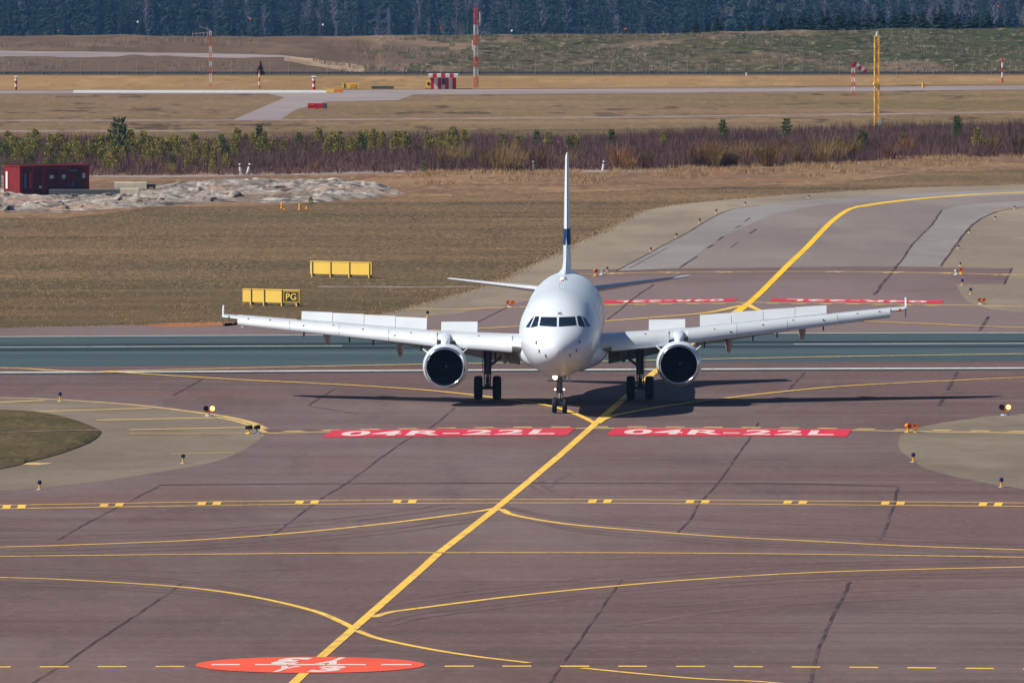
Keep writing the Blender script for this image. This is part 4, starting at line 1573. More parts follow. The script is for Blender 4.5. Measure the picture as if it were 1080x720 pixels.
def stop_light(px, py, h_px, head, base, turn, label):
    b = G(px, py)
    h = h_px * b[1] / F_PX
    r = empty('stop_bar_light', (b[0], b[1], Z3), turn, label, 'stop light', 'single-headed lights at the holding lines')
    mb = MB()
    mb.tube((0, 0, 0), (0, 0, .04), .16, .15, 12)
    mb.tube((0, 0, .04), (0, 0, h * .55), .05, .045, 10)
    mb.build('base_plate', M[base], r)
    mb = MB()
    q = h * .26
    mb.revolve([(.20, q * .35), (.16, q * .8), (-.06, q), (-.14, q * 1.1), (-.14, q), (-.06, q * .9), (-.05, .01)], (0, 0, h * .72), 18)
    mb.build('lamp_head', M[head], r, angle=50)
    return r


stop_light(262.5, 457.4, 9, 'lamp_black', 'sign_yellow', 2.2, 'black-headed light on a yellow foot, left of two at the end of the left stripes')
stop_light(271, 457.2, 9, 'lamp_black', 'white_flat', 2.6, 'black-headed light on a white foot, right of two at the end of the left stripes')
stop_light(957.5, 456, 9.5, 'orange', 'post_yellow', .5, 'orange-headed light, left of two where the holding line meets the right shoulder')
stop_light(966, 456, 9.5, 'orange', 'post_yellow', -.3, 'orange-headed light, right of two where the holding line meets the right shoulder')
stop_light(628, 291, 7, 'orange', 'post_yellow', .3, 'amber-headed light just right of the tail cone')
stop_light(634.6, 290, 6, 'white_flat', 'white_flat', -.3, 'white-headed light next to the amber one right of the tail cone')
stop_light(1008.6, 290, 5.5, 'white_flat', 'white_flat', .3, 'white-headed light on the far holding line at the dark patch')
stop_light(1014, 289.5, 7, 'orange', 'post_yellow', -.2, 'amber-headed light on the far holding line at the dark patch')


# ------------------------------------------------------------------ posts by the thicket
def snow_pole(px, py, h_px, lean, label):
    b = G(px, py)
    h = h_px * b[1] / F_PX
    r = empty('marker_post', (b[0], b[1], 0), 0, label, 'marker post', 'white marker posts with a black band before the thicket')
    mb = MB()
    mb.tube((0, 0, -.05), (lean * h * .72, 0, h * .72), .11, .10, 10)
    mb.build('post', M['white_flat'], r)
    mb = MB()
    mb.tube((lean * h * .72, 0, h * .72), (lean * h * .86, 0, h * .86), .112, .112, 10)
    mb.build('black_band', M['black'], r)
    mb = MB()
    mb.tube((lean * h * .86, 0, h * .86), (lean * h, 0, h), .10, .10, 10)
    mb.build('cap', M['white_flat'], r)


snow_pole(254, 184, 11.5, -.1, 'white black-banded post leaning left, left of the pair above the rock outcrop')
snow_pole(260.6, 184, 11.5, .28, 'white black-banded post leaning right, right of the pair above the rock outcrop')
snow_pole(562.6, 180.4, 10.5, 0, 'upright white black-banded post left of the tail fin top')
snow_pole(635.6, 180.2, 10.5, .15, 'leaning white black-banded post right of the tail fin top')


def peg(px, py, h_px, w_px, mat, label, name='marker_peg', cone=False):
    b = G(px, py)
    k = b[1] / F_PX
    h, w = h_px * k, w_px * k
    mb = MB()
    if cone:
        mb.box((0, 0, .02), (w * 1.3, w * 1.3, .04))
        mb.tube((0, 0, .04), (0, 0, h), w * .5, w * .15, 12)
    else:
        mb.tube((0, 0, 0), (0, 0, h * .8), w / 2, w / 2 * .9, 12)
        mb.tube((0, 0, h * .8), (0, 0, h), w / 2 * .9, w / 2 * .5, 12)
        mb.tube((0, 0, 0), (0, 0, .04), w * .8, w * .8, 12)
    o = mb.build(name, M[mat], angle=50)
    o.location = (b[0], b[1], Z2)
    return tag(o, label, 'marker', 'small yellow and orange markers by the rock')


peg(297.2, 220, 6, 2.4, 'post_yellow', 'tall yellow peg at the foot of the rock, leftmost of four')
peg(299.9, 222, 2.6, 2.4, 'orange', 'low orange cone just right of the leftmost yellow peg', 'traffic_cone', True)
peg(316, 221.6, 6.6, 2.4, 'post_yellow', 'tall yellow peg below the small green bush on the rock')
peg(323.6, 221, 3.6, 3, 'orange', 'orange cone at the right end of the marker row', 'traffic_cone', True)

# ------------------------------------------------------------------ containers and beams behind the rock
def container(x, y, rot, mat, label, marks=True, z=0):
    L, W, H = 6.06, 2.44, 2.59
    r = empty('shipping_container', (x, y, z), rot, label, 'container')
    mb = MB()
    n = 44
    for side in (-1, 1):                    # corrugated long sides
        vs, fs = [], []
        for i in range(n + 1):
            xx = -L / 2 + .12 + (L - .24) * i / n
            off = .035 if (i % 4) in (1, 2) else 0
            for zz in (.16, H - .14):
                vs.append((xx, side * (W / 2 - .02 - off), zz))
        fs = [(2 * i, 2 * i + 2, 2 * i + 3, 2 * i + 1) for i in range(n)]
        mb.add(vs, fs)
    for end in (-1, 1):
        vs = []
        for i in range(17):
            yy = -W / 2 + .1 + (W - .2) * i / 16
            off = .03 if (i % 4) in (1, 2) else 0
            for zz in (.16, H - .14):
                vs.append((end * (L / 2 - .03 - off), yy, zz))
        mb.add(vs, [(2 * i, 2 * i + 2, 2 * i + 3, 2 * i + 1) for i in range(16)])
    mb.box((0, 0, H - .06), (L - .2, W - .1, .04))
    mb.box((0, 0, .12), (L - .2, W - .1, .1))
    mb.build('shell', mat, r, smooth=False)
    mb = MB()
    for a in (-1, 1):
        for b in (-1, 1):
            mb.box((a * (L / 2 - .06), b * (W / 2 - .06), H / 2), (.12, .12, H))
        mb.box((0, a * (W / 2 - .04), H - .05), (L - .25, .08, .10))
        mb.box((0, a * (W / 2 - .04), .09), (L - .25, .08, .16))
        mb.box((a * (L / 2 - .04), 0, H - .05), (.08, W - .25, .10))
        mb.box((a * (L / 2 - .04), 0, .09), (.08, W - .25, .16))
    if marks:
        for xx in (-1.9, -.9, .45, 1.2):
            mb.box((xx, -W / 2, H / 2), (.07, .03, H - .3))
    mb.build('corner_frame', mat, r, smooth=False)
    if marks:
        for (xx, zz, w, h, m) in ((-2.55, 1.4, .22, 1.1, 'plate_blue'), (-.25, 1.7, .34, .26, 'plate'), (.8, 1.7, .3, .3, 'plate'), (2.55, 1.75, .26, .4, 'plate'),
                                  (1.65, 2.15, .7, .14, 'plate_blue'), (-1.25, .95, .2, .2, 'plate'), (1.6, 1.1, .22, .3, 'plate_blue'), (-2.1, 1.5, .14, 1.2, 'red')):
            mb = MB()
            mb.box((xx, -W / 2 - .006, zz), (w, .03, h))
            mb.build('placard', M[m], r, smooth=False)
        for xx, w in ((-2.3, .9), (-1.42, .62), (-.2, 1.15), (.82, .7), (2.0, 1.3)):
            mb = MB()
            mb.box((xx, -W / 2 - .002, 1.3), (w, .02, 2.05))
            mb.build('door_leaf', M['container_dark'], r, smooth=False)
        mb = MB()
        mb.box((-L / 2 - .01, .75, 1.45), (.02, .3, 1.3))
        mb.build('placard', M['white_flat'], r, smooth=False)
    return r


cy = 862.0
container(XAT(48, cy) + .1, cy, R(32), M['container'], 'dark red shipping container standing behind the pale rock, its lit end to the left')
container(XAT(-42, 872), 872, R(10), M['container_grey'], 'grey container cut off by the left edge of the picture beside the red one', False)

for (x0, x1, yt, yb_, Y, m, lab, d_) in ((121, 155, 192, 199, 858, 'beam', 'pale concrete beam, upper one of the stack on the rock', .5), (127.5, 147, 198.5, 204, 857.2, 'beam', 'short pale concrete beam under the stack on the rock', .6),
                                     (52, 128, 199.8, 205, 857.5, 'beam_dark', 'long dark grey beam lying at the foot of the red container', .6)):
    xa, xb = XAT(x0, Y), XAT(x1, Y)
    za, zb = ZAT(yt, Y), ZAT(yb_, Y)
    mb = MB()
    W = xb - xa
    Hh = za - zb
    prof = [(-d_ / 2, 0), (d_ / 2, 0), (d_ / 2, Hh * .92), (d_ * .42, Hh), (-d_ * .42, Hh), (-d_ / 2, Hh * .92)]
    mb.loft([[Vector((x, p, q)) for p, q in prof] for x in (-W / 2, -W / 2 + .04, W / 2 - .04, W / 2)])
    o = mb.build('concrete_beam', M[m], smooth=False)
    o.location = ((xa + xb) / 2, Y, zb)
    o.rotation_euler = (0, 0, R(-3) if m == 'beam' else 0)
    tag(o, lab, 'beam', 'beams lying behind the rock')
mb = MB()
xa = XAT(159, 858)
mb.box((0, 0, .25), (.75, .5, .2))
mb.box((-.2, 0, .08), (.12, .4, .16))
mb.box((.25, 0, .08), (.12, .4, .16))
o = mb.build('timber_block', M['black'], smooth=False)
o.location = (xa, 858.4, ZAT(199.5, 858))
tag(o, 'dark block at the right end of the pale concrete beams', 'block')


# ------------------------------------------------------------------ masts and far airfield equipment
def lattice(mb, w, z0, z1, mat=0, bar=.05, step=None, w1=None):
    w1 = w if w1 is None else w1
    step = step or w * 1.2
    n = max(1, int(round((z1 - z0) / step)))
    cs = [(-1, -1), (1, -1), (1, 1), (-1, 1)]
    for a in cs:
        mb.tube((a[0] * w / 2, a[1] * w / 2, z0), (a[0] * w1 / 2, a[1] * w1 / 2, z1), bar, bar, 6, mat)
    for k in range(n):
        za, zb = z0 + (z1 - z0) * k / n, z0 + (z1 - z0) * (k + 1) / n
        for i in range(4):
            a, b = cs[i], cs[(i + 1) % 4]
            if k % 2:
                a, b = b, a
            mb.tube((a[0] * w / 2, a[1] * w / 2, za), (b[0] * w / 2, b[1] * w / 2, zb), bar * .7, bar * .7, 5, mat)
            mb.tube((a[0] * w / 2, a[1] * w / 2, zb), (b[0] * w / 2, b[1] * w / 2, zb), bar * .6, bar * .6, 5, mat)


def ground_at(px, py):
    b = G(px, py)
    return b, b[1] / F_PX


# yellow lattice mast
b, k = ground_at(924.6, 132.5)
r = empty('lattice_mast', (b[0], b[1], 0), R(8), 'tall yellow lattice mast rising out of the purple thicket', 'mast')
mb = MB()
lattice(mb, .40, 0, 94 * k, 0, .04, .62)
mb.build('mast_frame', M['post_yellow'], r, angle=50)
mb = MB()
mb.box((0, 0, 44 * k), (.62, .62, .2))
mb.build('collar', M['sign_yellow'], r, smooth=False)
mb = MB()
mb.tube((0, 0, 94 * k), (.05, 0, 97 * k), .12, .12, 10)
mb.revolve([(-.12, .02), (-.1, .13), (.1, .13), (.12, .02)], (.06, 0, 97.5 * k), 12)
mb.build('top_lamp', M['white_flat'], r)
mb = MB()
mb.box((.3, -.1, .25), (.3, .3, .6))
mb.build('junction_box', M['white_flat'], r, smooth=False)

# windsock
b, k = ground_at(900, 101.5)
r = empty('windsock', (b[0], b[1], 0), 0, 'red and white striped windsock on a banded lattice pole left of the yellow mast', 'windsock')
hh = 34.5 * k
mb = MB()
nb = 7
for i in range(nb):
    lattice(mb, .30, hh * i / nb, hh * (i + 1) / nb, i % 2, .03, .5)
mb.build('pole', [M['red'], M['white_flat']], r, angle=50)
mb = MB()
d = Vector((13.5 * k, 0, -9.0 * k)).normalized()
L = 16.5 * k
p0 = Vector((0, 0, hh))
rings = []
for i in range(6):
    t = i / 5
    rad = .33 - .17 * t
    c = p0 + d * L * t
    nrm = Vector((-d.z, 0, d.x))
    rings.append([c + (nrm * math.cos(q) + Vector((0, 1, 0)) * math.sin(q)) * rad for q in [2 * math.pi * j / 14 for j in range(14)]])
for i in range(5):
    mb.loft([rings[i], rings[i + 1]], cap=False, mat=i % 2)
mb.build('sock', [M['red'], M['white_flat']], r)

# banded lattice antenna mast
b, k = ground_at(502, 93)
r = empty('antenna_mast', (b[0], b[1], 0), R(20), 'tall orange and white banded lattice mast beside the striped hut', 'mast', 'orange and white banded masts')
tops = [(93, 81, 0), (81, 71, 1), (71, 60, 0), (60, 48, 1), (48, 37, 0), (37, 26.5, 1), (26.5, 9, 0)]
mb = MB()
for a, c, m in tops:
    lattice(mb, .36, (93 - a) * k, (93 - c) * k, m, .026, .7)
mb.build('mast_frame', [M['mast_orange'], M['white_flat']], r, angle=50)
mb = MB()
mb.tube((.45, 0, 66 * k), (.45, 0, 80 * k), .05, .05, 6)
mb.tube((.2, 0, 70 * k), (.45, 0, 70 * k), .03, .03, 6)
mb.tube((-.4, 0, 40 * k), (-.4, 0, 50 * k), .04, .04, 6)
mb.tube((-.4, 0, 45 * k), (-.2, 0, 45 * k), .03, .03, 6)
mb.build('whip_antenna', M['white_flat'], r)

# banded mast with a yagi aerial
b, k = ground_at(222, 92)
r = empty('antenna_mast', (b[0], b[1], 0), 0, 'slim red and white banded mast carrying a comb-shaped aerial', 'mast', 'orange and white banded masts')
mb = MB()
for a, c, m in [(92, 88, 0), (88, 78, 1), (78, 71, 0), (71, 65, 1), (65, 56, 0), (56, 49, 1), (49, 38, 0), (38, 33, 1)]:
    lattice(mb, .22, (92 - a) * k, (92 - c) * k, m, .020, .5)
mb.build('mast_frame', [M['mast_orange'], M['white_flat']], r, angle=50)
mb = MB()
mb.tube((.1, 0, 58 * k), (-1.9, -.2, 56 * k), .035, .035, 6)
mb.tube((.0, 0, 60 * k), (-1.2, 0, 64 * k), .03, .03, 6)
for x in (-1.9, -1.5, -1.1, -.7, -.3):
    mb.tube((x, -.1, 53.5 * k), (x, -.1, 58.5 * k), .03, .03, 6)
mb.tube((-.5, 0, 64 * k), (.1, 0, 58 * k), .03, .03, 6)
mb.build('aerial', M['fence_post'], r)

# striped hut
b, k = ground_at(467.5, 94)
r = empty('striped_hut', (b[0], b[1], 0), 0, 'small red and white striped equipment hut beside the far taxiway', 'hut')
W, H, D = 27 * k, 13 * k, 2.0
mb = MB()
n = 7
for i in range(n):
    x = -W / 2 + W * (i + .5) / n
    mb.box((x, 0, H / 2), (W / n, D, H), i % 2)
mb.build('wall', [M['red'], M['white_flat']], r, smooth=False)
mb = MB()
n = 7
for i in range(n):
    x = -W * .58 + W * 1.16 * (i + .5) / n
    mb.box((x, 0, H + .12), (W * 1.16 / n, D * 1.35, .34), i % 2)
mb.build('roof', [M['white_flat'], M['red']], r, smooth=False)
mb = MB()
mb.box((.02, -D / 2 - .02, H * .62), (W / 7 * .9, .05, H * .52))
mb.build('door', M['plate_blue'], r, smooth=False)
mb = MB()
mb.tube((-W * .1, -.2, H + .25), (-W * .1, -.2, H + .9), .03, .03, 6)
mb.build('vent_pipe', M['fence_post'], r)


def box_thing(name, px0, px1, py0, py1, depth, mat, label, cat, parts=(), legs=True):
    b, k = ground_at((px0 + px1) / 2, py1)
    W, H = (px1 - px0) * k, (py1 - py0) * k
    r = empty(name, (b[0], b[1], 0), 0, label, cat)
    mb = MB()
    z0 = H * .18 if legs else 0
    mb.box((0, 0, z0 + (H - z0) / 2), (W, depth, H - z0))
    mb.build('panel', M[mat], r, smooth=False)
    if legs:
        mb = MB()
        for x in (-W * .42, 0, W * .42):
            mb.box((x, 0, z0 / 2), (.08, .1, z0 + .02))
        mb.build('leg', M['sign_dark'], r, smooth=False)
    for (fx0, fx1, fz0, fz1, m, nm) in parts:
        mb = MB()
        mb.box((W * ((fx0 + fx1) / 2 - .5), -depth / 2 - .01, z0 + (H - z0) * (fz0 + fz1) / 2), (W * (fx1 - fx0), .05, (H - z0) * (fz1 - fz0)))
        mb.build(nm, M[m], r, smooth=False)
    return r


box_thing('guidance_sign', 449, 454.5, 85, 94.5, .25, 'sign_yellow', 'small yellow sign standing against the left side of the striped hut', 'airfield sign', ((.3, .8, .4, .75, 'sign_black', 'sign_face'),))
box_thing('guidance_sign', 324.5, 345, 109, 115.5, .25, 'red', 'low red sign board with a dark end beside the branch of the far taxiway', 'airfield sign', ((.77, 1.0, .0, 1.0, 'fence', 'end_panel'), (.08, .34, .55, .85, 'coral_paint', 'sign_face')))
box_thing('guidance_sign', 360.5, 378, 88, 94.5, .3, 'sign_yellow', 'yellow board with an orange middle behind the end of the white kerb', 'airfield sign', ((.48, .86, .15, .9, 'post_yellow', 'sign_face'), (.14, .2, .0, 1, 'sign_dark', 'seam')))
box_thing('guidance_sign', 344, 362, 94, 98.2, .3, 'sign_yellow', 'low board half yellow and half orange at the end of the white kerb', 'airfield sign', ((.45, 1.0, .0, 1, 'orange', 'end_panel'),))
box_thing('cable_drum_row', 392, 415, 91, 94, .8, 'beam_dark', 'low grey stack lying in the tan grass left of the striped hut', 'stack', (), False)


def banded_post(px, py, h_px, w_px, label, head=None, bands=4, colors=('red', 'white_flat')):
    b, k = ground_at(px, py)
    h, w = h_px * k, w_px * k
    r = empty('equipment_post', (b[0], b[1], 0), 0, label, 'post', 'banded posts beyond the far taxiway')
    mb = MB()
    for i in range(bands):
        mb.tube((0, 0, h * i / bands), (0, 0, h * (i + 1) / bands), w / 2, w / 2, 8, i % 2)
    mb.build('post', [M[c] for c in colors], r)
    if head == 'dish':
        mb = MB()
        mb.tube((0, 0, h), (0, 0, h + .10), w * .7, w * 1.0, 14)
        mb.tube((0, 0, h + .10), (0, 0, h + .17), w * 1.0, w * .4, 14)
        mb.build('dish', M['dish'], r)
    return r


banded_post(16.8, 95, 13, 2.6, 'short red and white post with a white dish, leftmost beside the far taxiway', 'dish')
banded_post(331, 95, 13, 3.4, 'short red and white post with a white dish behind the end of the white kerb', 'dish')
banded_post(273.6, 94, 20, 1.8, 'slim white and orange post below the lone spruce at the fence', None, 5, ('mast_orange', 'white_flat'))
banded_post(1057.2, 87.5, 27, 1.9, 'tall slim red and white pole near the right side of the far grass', None, 5)
banded_post(973.5, 93.5, 6.5, 2.6, 'short yellow post on the far taxiway edge right of the yellow mast', None, 1, ('post_yellow', 'post_yellow'))
banded_post(787.3, 80.5, 4, 1.6, 'tiny white post at the foot of the fence', None, 1, ('white_flat', 'white_flat'))

# white kerb along the far taxiway
Y = G(200, 98)[1]
mb = MB()
prof = [(-.5, 0), (.5, 0), (.42, .26), (-.42, .26)]
xa, xb = XAT(78, Y), XAT(345, Y)
mb.loft([[Vector((x, Y + p, q + .012)) for p, q in prof] for x in [xa + (xb - xa) * i / 20 for i in range(21)]])
tag(mb.build('white_kerb', M['white_flat'], smooth=False), 'long low white kerb along the far taxiway on the left', 'kerb')

# perimeter fence
r = empty('perimeter_fence', (0, 1278.5, 0), 0, 'long dark mesh fence with pale posts along the foot of the embankment', 'fence')
mb = MB()
x0, x1 = XAT(-150, 1278.5), XAT(1230, 1278.5)
mb.box(((x0 + x1) / 2, 0, .13), (x1 - x0, .05, .26))
n = 140
mb.build('mesh_panel', M['fence'], r, smooth=False)
step = 20.0
for i in range(62):
    px = -75 + step * i + random.uniform(-.6, .6)
    x = XAT(px, 1278.5)
    h = 1.35 + random.uniform(-.1, .1)
    mb = MB()
    mb.tube((x, -.05, 0), (x, -.05, h), .026, .024, 6)
    mb.tube((x, -.05, h), (x + .06, -.05, h + .12), .04, .05, 6)
    mb.build('post', M['fence_post'], r)

# overhead power line with marker balls
def span(name, pts, Y, label):
    r = empty(name, (0, Y, 0), 0, label, 'power line')
    mb = MB()
    xs = [XAT(p[0], Y) for p in pts]
    for i in range(60):
        pass
    line = smooth_line([(XAT(p[0], Y), ZAT(p[1], Y)) for p in pts], 8)
    for a, c in zip(line, line[1:]):
        mb.tube((a.x, 0, a.y), (c.x, 0, c.y), .02, .02, 5, cap=False)
    mb.build('cable', M['cable'], r)
    return r


def balls(r, pts, Y, mat):
    for px, py in pts:
        mb = MB()
        x, z = XAT(px, Y), ZAT(py, Y)
        mb.revolve([(.15 * math.cos(math.pi - q * math.pi / 10), max(.004, .15 * math.sin(q * math.pi / 10))) for q in range(11)], (x, 0, z), 14)
        mb.build('marker_ball', M[mat], r)


Yl = 1400.0
ln = span('power_line', [(-420, 60), (-150, 45), (63, 33), (265, 20.5), (465, 12), (660, 8), (1052, 7), (1300, 14)], Yl, 'thin overhead cable carrying orange marker balls in front of the forest')
balls(ln, [(63, 33), (265, 20.5)], Yl, 'mast_orange')
balls(ln, [(1052, 7.2)], Yl, 'mast_orange')
ln2 = span('power_line', [(-300, 12), (-100, 16), (146, 23.5), (341, 26.5), (540, 33), (760, 45), (1000, 62)], Yl + 6, 'thin overhead cable carrying white marker balls in front of the forest')
balls(ln2, [(146, 23.5), (341, 26.5), (540, 33)], Yl + 6, 'white_flat')
ln3 = span('power_line', [(100, 46), (300, 36), (465, 30.5), (660, 31), (860, 36), (1100, 50)], Yl + 12, 'thin lower overhead cable with two orange marker balls above the embankment crest')
balls(ln3, [(465, 30.5), (660, 31)], Yl + 12, 'mast_orange')


# ================================================================== VEGETATION
def stem_blades(mb, base, h, n, spread, w, seg=2, mat=0, rnd=random):
    """thin bare stems fanning up from one foot"""
    bx, by, bz = base
    for _ in range(n):
        a = rnd.uniform(0, 2 * math.pi)
        r0 = spread * .35 * rnd.random()
        r1 = spread * (.3 + .7 * rnd.random())
        hh = h * rnd.uniform(.55, 1.0)
        p0 = Vector((bx + r0 * math.cos(a), by + r0 * math.sin(a), bz))
        p1 = Vector((bx + r1 * math.cos(a), by + r1 * math.sin(a), bz + hh))
        mid = (p0 + p1) / 2 + Vector((0, 0, hh * .06))
        q = rnd.uniform(0, math.pi)
        s = Vector((math.cos(q), math.sin(q) * .4, 0)) * w
        mb.add([p0 - s, p0 + s, mid + s * .8, mid - s * .8, p1], [(0, 1, 2, 3), (3, 2, 4)], mat)
        if seg > 1:
            for _k in range(seg):
                t = rnd.uniform(.4, .9)
                m0 = p0.lerp(p1, t)
                e = m0 + Vector((rnd.uniform(-.35, .35) * spread, rnd.uniform(-.35, .35) * spread, hh * rnd.uniform(.1, .28)))
                mb.add([m0 - s * .6, m0 + s * .6, e], [(0, 1, 2)], mat)


rnd = random.Random(5)
front_tab = [(-60, 186), (250, 185), (440, 182), (660, 179.5), (860, 174), (960, 167), (1140, 165)]
back_tab = [(-60, 153), (300, 152), (600, 150), (900, 140), (1140, 136)]
mb = MB()
count = 0
for _ in range(11000):
    px = rnd.uniform(-60, 1140)
    f = G(px, lerp_tab(front_tab, px))[1]
    bk = G(px, lerp_tab(back_tab, px))[1]
    Y = f + (bk - f) * rnd.random()
    x = XAT(px, Y)
    dens = mnoise.noise(Vector((x * .09, Y * .06, 4)))
    h = (1.3 + .5 * dens) * rnd.uniform(.6, 1.12)
    if Y < f + 10 and px < 440:
        h *= .6
    stem_blades(mb, (x, Y, -.02), h, 13, .7, .018, 1, 0, rnd)
o = mb.build('thicket', M['twig_purple'], smooth=False, fix=False)
tag(o, 'wide belt of bare purple-brown bushes across the field behind the aeroplane', 'bushes', kind='stuff')

# willow shrubs in front of the belt, each its own
def make_shrub(mat, seed, n=90, h=2.4, spread=1.5):
    rr = random.Random(seed)
    mb = MB()
    stem_blades(mb, (0, 0, -.02), h, n, spread, .03, 2, 0, rr)
    o = mb.build('willow_shrub', mat, smooth=False, fix=False)
    return o


shrubs = {}
protos = {}
for key, mat in (('ochre', M['twig_ochre']), ('rust', M['twig_rust'])):
    for sd in range(2):
        protos[(key, sd)] = make_shrub(mat, sd + 3)
used_proto = set()
shrub_spots = []
for i in range(52):
    px = rnd.choice([rnd.uniform(455, 700), rnd.uniform(730, 960), rnd.uniform(720, 900)])
    shrub_spots.append((px, rnd.uniform(-1, 12)))
for px in (180, 330, 395, 1000, 1045, 1075):
    shrub_spots.append((px, rnd.uniform(0, 8)))
for i, (px, dv) in enumerate(sorted(shrub_spots)):
    Y = G(px, lerp_tab(front_tab, px))[1] + dv
    key = 'rust' if rnd.random() < .3 else 'ochre'
    p = protos[(key, i % 2)]
    o = p if id(p) not in used_proto else p.copy()
    if o is not p:
        col.objects.link(o)
    used_proto.add(id(p))
    o.location = (XAT(px, Y), Y, 0)
    o.rotation_euler = (0, 0, rnd.uniform(0, 6.28))
    s = rnd.uniform(.6, 1.05) * (1.0 if px > 440 else .6)
    o.scale = (s, s, s * rnd.uniform(.85, 1.1))
    tag(o, ('rust-coloured' if key == 'rust' else 'ochre-coloured') + ' bare willow shrub along the front of the purple thicket', 'shrub',
        ('rust' if key == 'rust' else 'ochre') + ' willow shrubs before the thicket')


# young pines
def make_pine(h, r, mat, seed, n=760, trunk_h=None, bare=.12):
    rr = random.Random(seed)
    root = empty('young_pine', (0, 0, 0))
    mb = MB()
    mb.tube((0, 0, -.05), (0, 0, h * .9), h * .02 + .02, .012, 6)
    for k in range(5):
        a = k * 2.4
        z = h * (.3 + .12 * k)
        mb.tube((0, 0, z), (r * .6 * math.cos(a), r * .6 * math.sin(a), z + h * .07), .02, .008, 5)
    mb.build('trunk', M['bark'], root)
    mb = MB()
    whorls = 7
    for i in range(n):
        t = bare + (1 - bare) * rr.random() ** .8
        k = round(t * whorls) / whorls + rr.uniform(-.05, .05)
        R_ = r * (.25 + .95 * max(.02, 1.03 - max(k, bare)) ** .6 * (.6 + .4 * math.sin(i * 1.7))) * rr.uniform(.3, 1.0)
        a = rr.uniform(0, 6.283)
        c = Vector((R_ * math.cos(a), R_ * math.sin(a), h * k))
        L = h * .075 * rr.uniform(.6, 1.4)
        up = Vector((math.cos(a) * .5 + rr.uniform(-.3, .3), math.sin(a) * .5 + rr.uniform(-.3, .3), .8)).normalized()
        s = up.orthogonal().normalized()
        s = Matrix.Rotation(rr.uniform(0, 6.28), 3, up) @ s
        s = s * L * .20
        mb.add([c - s, c + s, c + up * L + s * .5, c + up * L - s * .5], [(0, 1, 2, 3)])
    mb.build('crown', mat, root, smooth=False, fix=False)
    return root


pine_protos = [make_pine(2.6, .95, M['pine'], 1), make_pine(2.6, .8, M['pine'], 2), make_pine(2.6, 1.0, M['pine_dark'], 3), make_pine(2.6, .75, M['pine_dark'], 4)]
used_p = set()


def put_pine(kind, px, Y, h, label, group='young pines in the thicket'):
    p = pine_protos[kind]
    s = h / 2.6
    loc = (XAT(px, Y), Y, 0)
    if kind in used_p:
        o = dup(p, loc, rnd.uniform(0, 6), (s, s, s))
    else:
        o = p
        used_p.add(kind)
        o.location = loc
        o.scale = (s, s, s)
    tag(o, label, 'pine', group)
    return o


# the ones that stand out
put_pine(2, 126, 950, 3.5, 'tallest dark pine with a bare pale stem above the left thicket', None)
put_pine(3, 274, 985, 2.1, 'dark narrow pine top above the left thicket right of the middle olive pines', None)
put_pine(3, 762, 1005, 2.0, 'dark pine at the back of the thicket above the wing spoilers on the right', None)
put_pine(2, 829, 1005, 2.1, 'broad dark pine at the back of the thicket left of the yellow mast', None)
put_pine(3, 1009, 1010, 2.2, 'dark pine at the back of the thicket right of the yellow mast', None)
put_pine(2, 910, 976, 1.9, 'dark green pine within the purple thicket just left of the yellow mast foot', None)
put_pine(2, 953, 975, 1.7, 'dark green pine within the purple thicket right of the yellow mast foot', None)
put_pine(1, 884, 975, 1.4, 'small olive pine within the thicket right of the broad dark pine', None)
put_pine(0, 328, 843, .75, 'small green bush growing on the rock outcrop', None)
put_pine(2, 447, 922, 1.0, 'low dark green pine at the front edge of the thicket left of the tail fin', None)
for i in range(190):
    if i < 135:
        px, Y, hp_ = rnd.uniform(-20, 255), rnd.uniform(920, 978), rnd.uniform(12, 25)
    else:
        px, Y, hp_ = rnd.uniform(250, 480), rnd.uniform(962, 990), rnd.uniform(14, 24)
    put_pine(0 if rnd.random() < .55 else (1 if rnd.random() < .75 else 2), px, Y, hp_ * Y / F_PX,
             'olive green young pine among the bare bushes on the left')
for i, px in enumerate((490, 530, 546, 566, 578, 600, 606, 645, 700, 905, 1030)):
    put_pine(3 if i % 2 else 0, px, rnd.uniform(975, 990), rnd.uniform(1.3, 1.9), 'young pine showing at the top of the thicket behind the tail fin', 'young pines along the back of the thicket')

# dry tall grass in front of the thicket
mb = MB()
for _ in range(34000):
    px = rnd.uniform(430, 1140)
    f = lerp_tab(front_tab, px)
    low = lerp_tab([(430, 196), (560, 197), (700, 194), (860, 190), (960, 181), (1140, 178)], px)
    t = rnd.random() ** 1.2
    py = f - 1 + (low - f) * t
    q = G(px, py)
    if mnoise.noise(Vector((q[0] * .25, q[1] * .1, 7))) < -.12 + .5 * t:
        continue
    h = rnd.uniform(.08, .42)
    a = rnd.uniform(0, 3.14)
    s = Vector((math.cos(a), math.sin(a) * .3, 0)) * .03
    p0 = Vector((q[0], q[1], 0))
    mb.add([p0 - s, p0 + s, p0 + Vector((rnd.uniform(-.2, .2), rnd.uniform(-.1, .1), h))], [(0, 1, 2)])
o = mb.build('dry_grass', M['dry_grass'], smooth=False, fix=False)
tag(o, 'pale dry tall grass along the front of the thicket', 'grass', kind='stuff')

# short tufts over the near field and ragged along its edges
mb = MB()
edge = [(0, 346), (130, 343), (235, 341), (345, 337), (400, 332), (440, 322), (490, 308), (521, 299), (552, 283), (583, 269), (604, 258),
        (635, 244), (677, 222), (700, 218), (720, 215), (780, 209.5), (860, 203.5), (960, 198), (1080, 194.5), (1140, 192)]


def tuft(x, y, h, w, z=0.0):
    a = rnd.uniform(0, 3.14)
    s = Vector((math.cos(a), math.sin(a) * .4, 0)) * w
    p0 = Vector((x, y, z))
    mb.add([p0 - s, p0 + s, p0 + Vector((rnd.uniform(-.08, .08), rnd.uniform(-.05, .05), h))], [(0, 1, 2)])


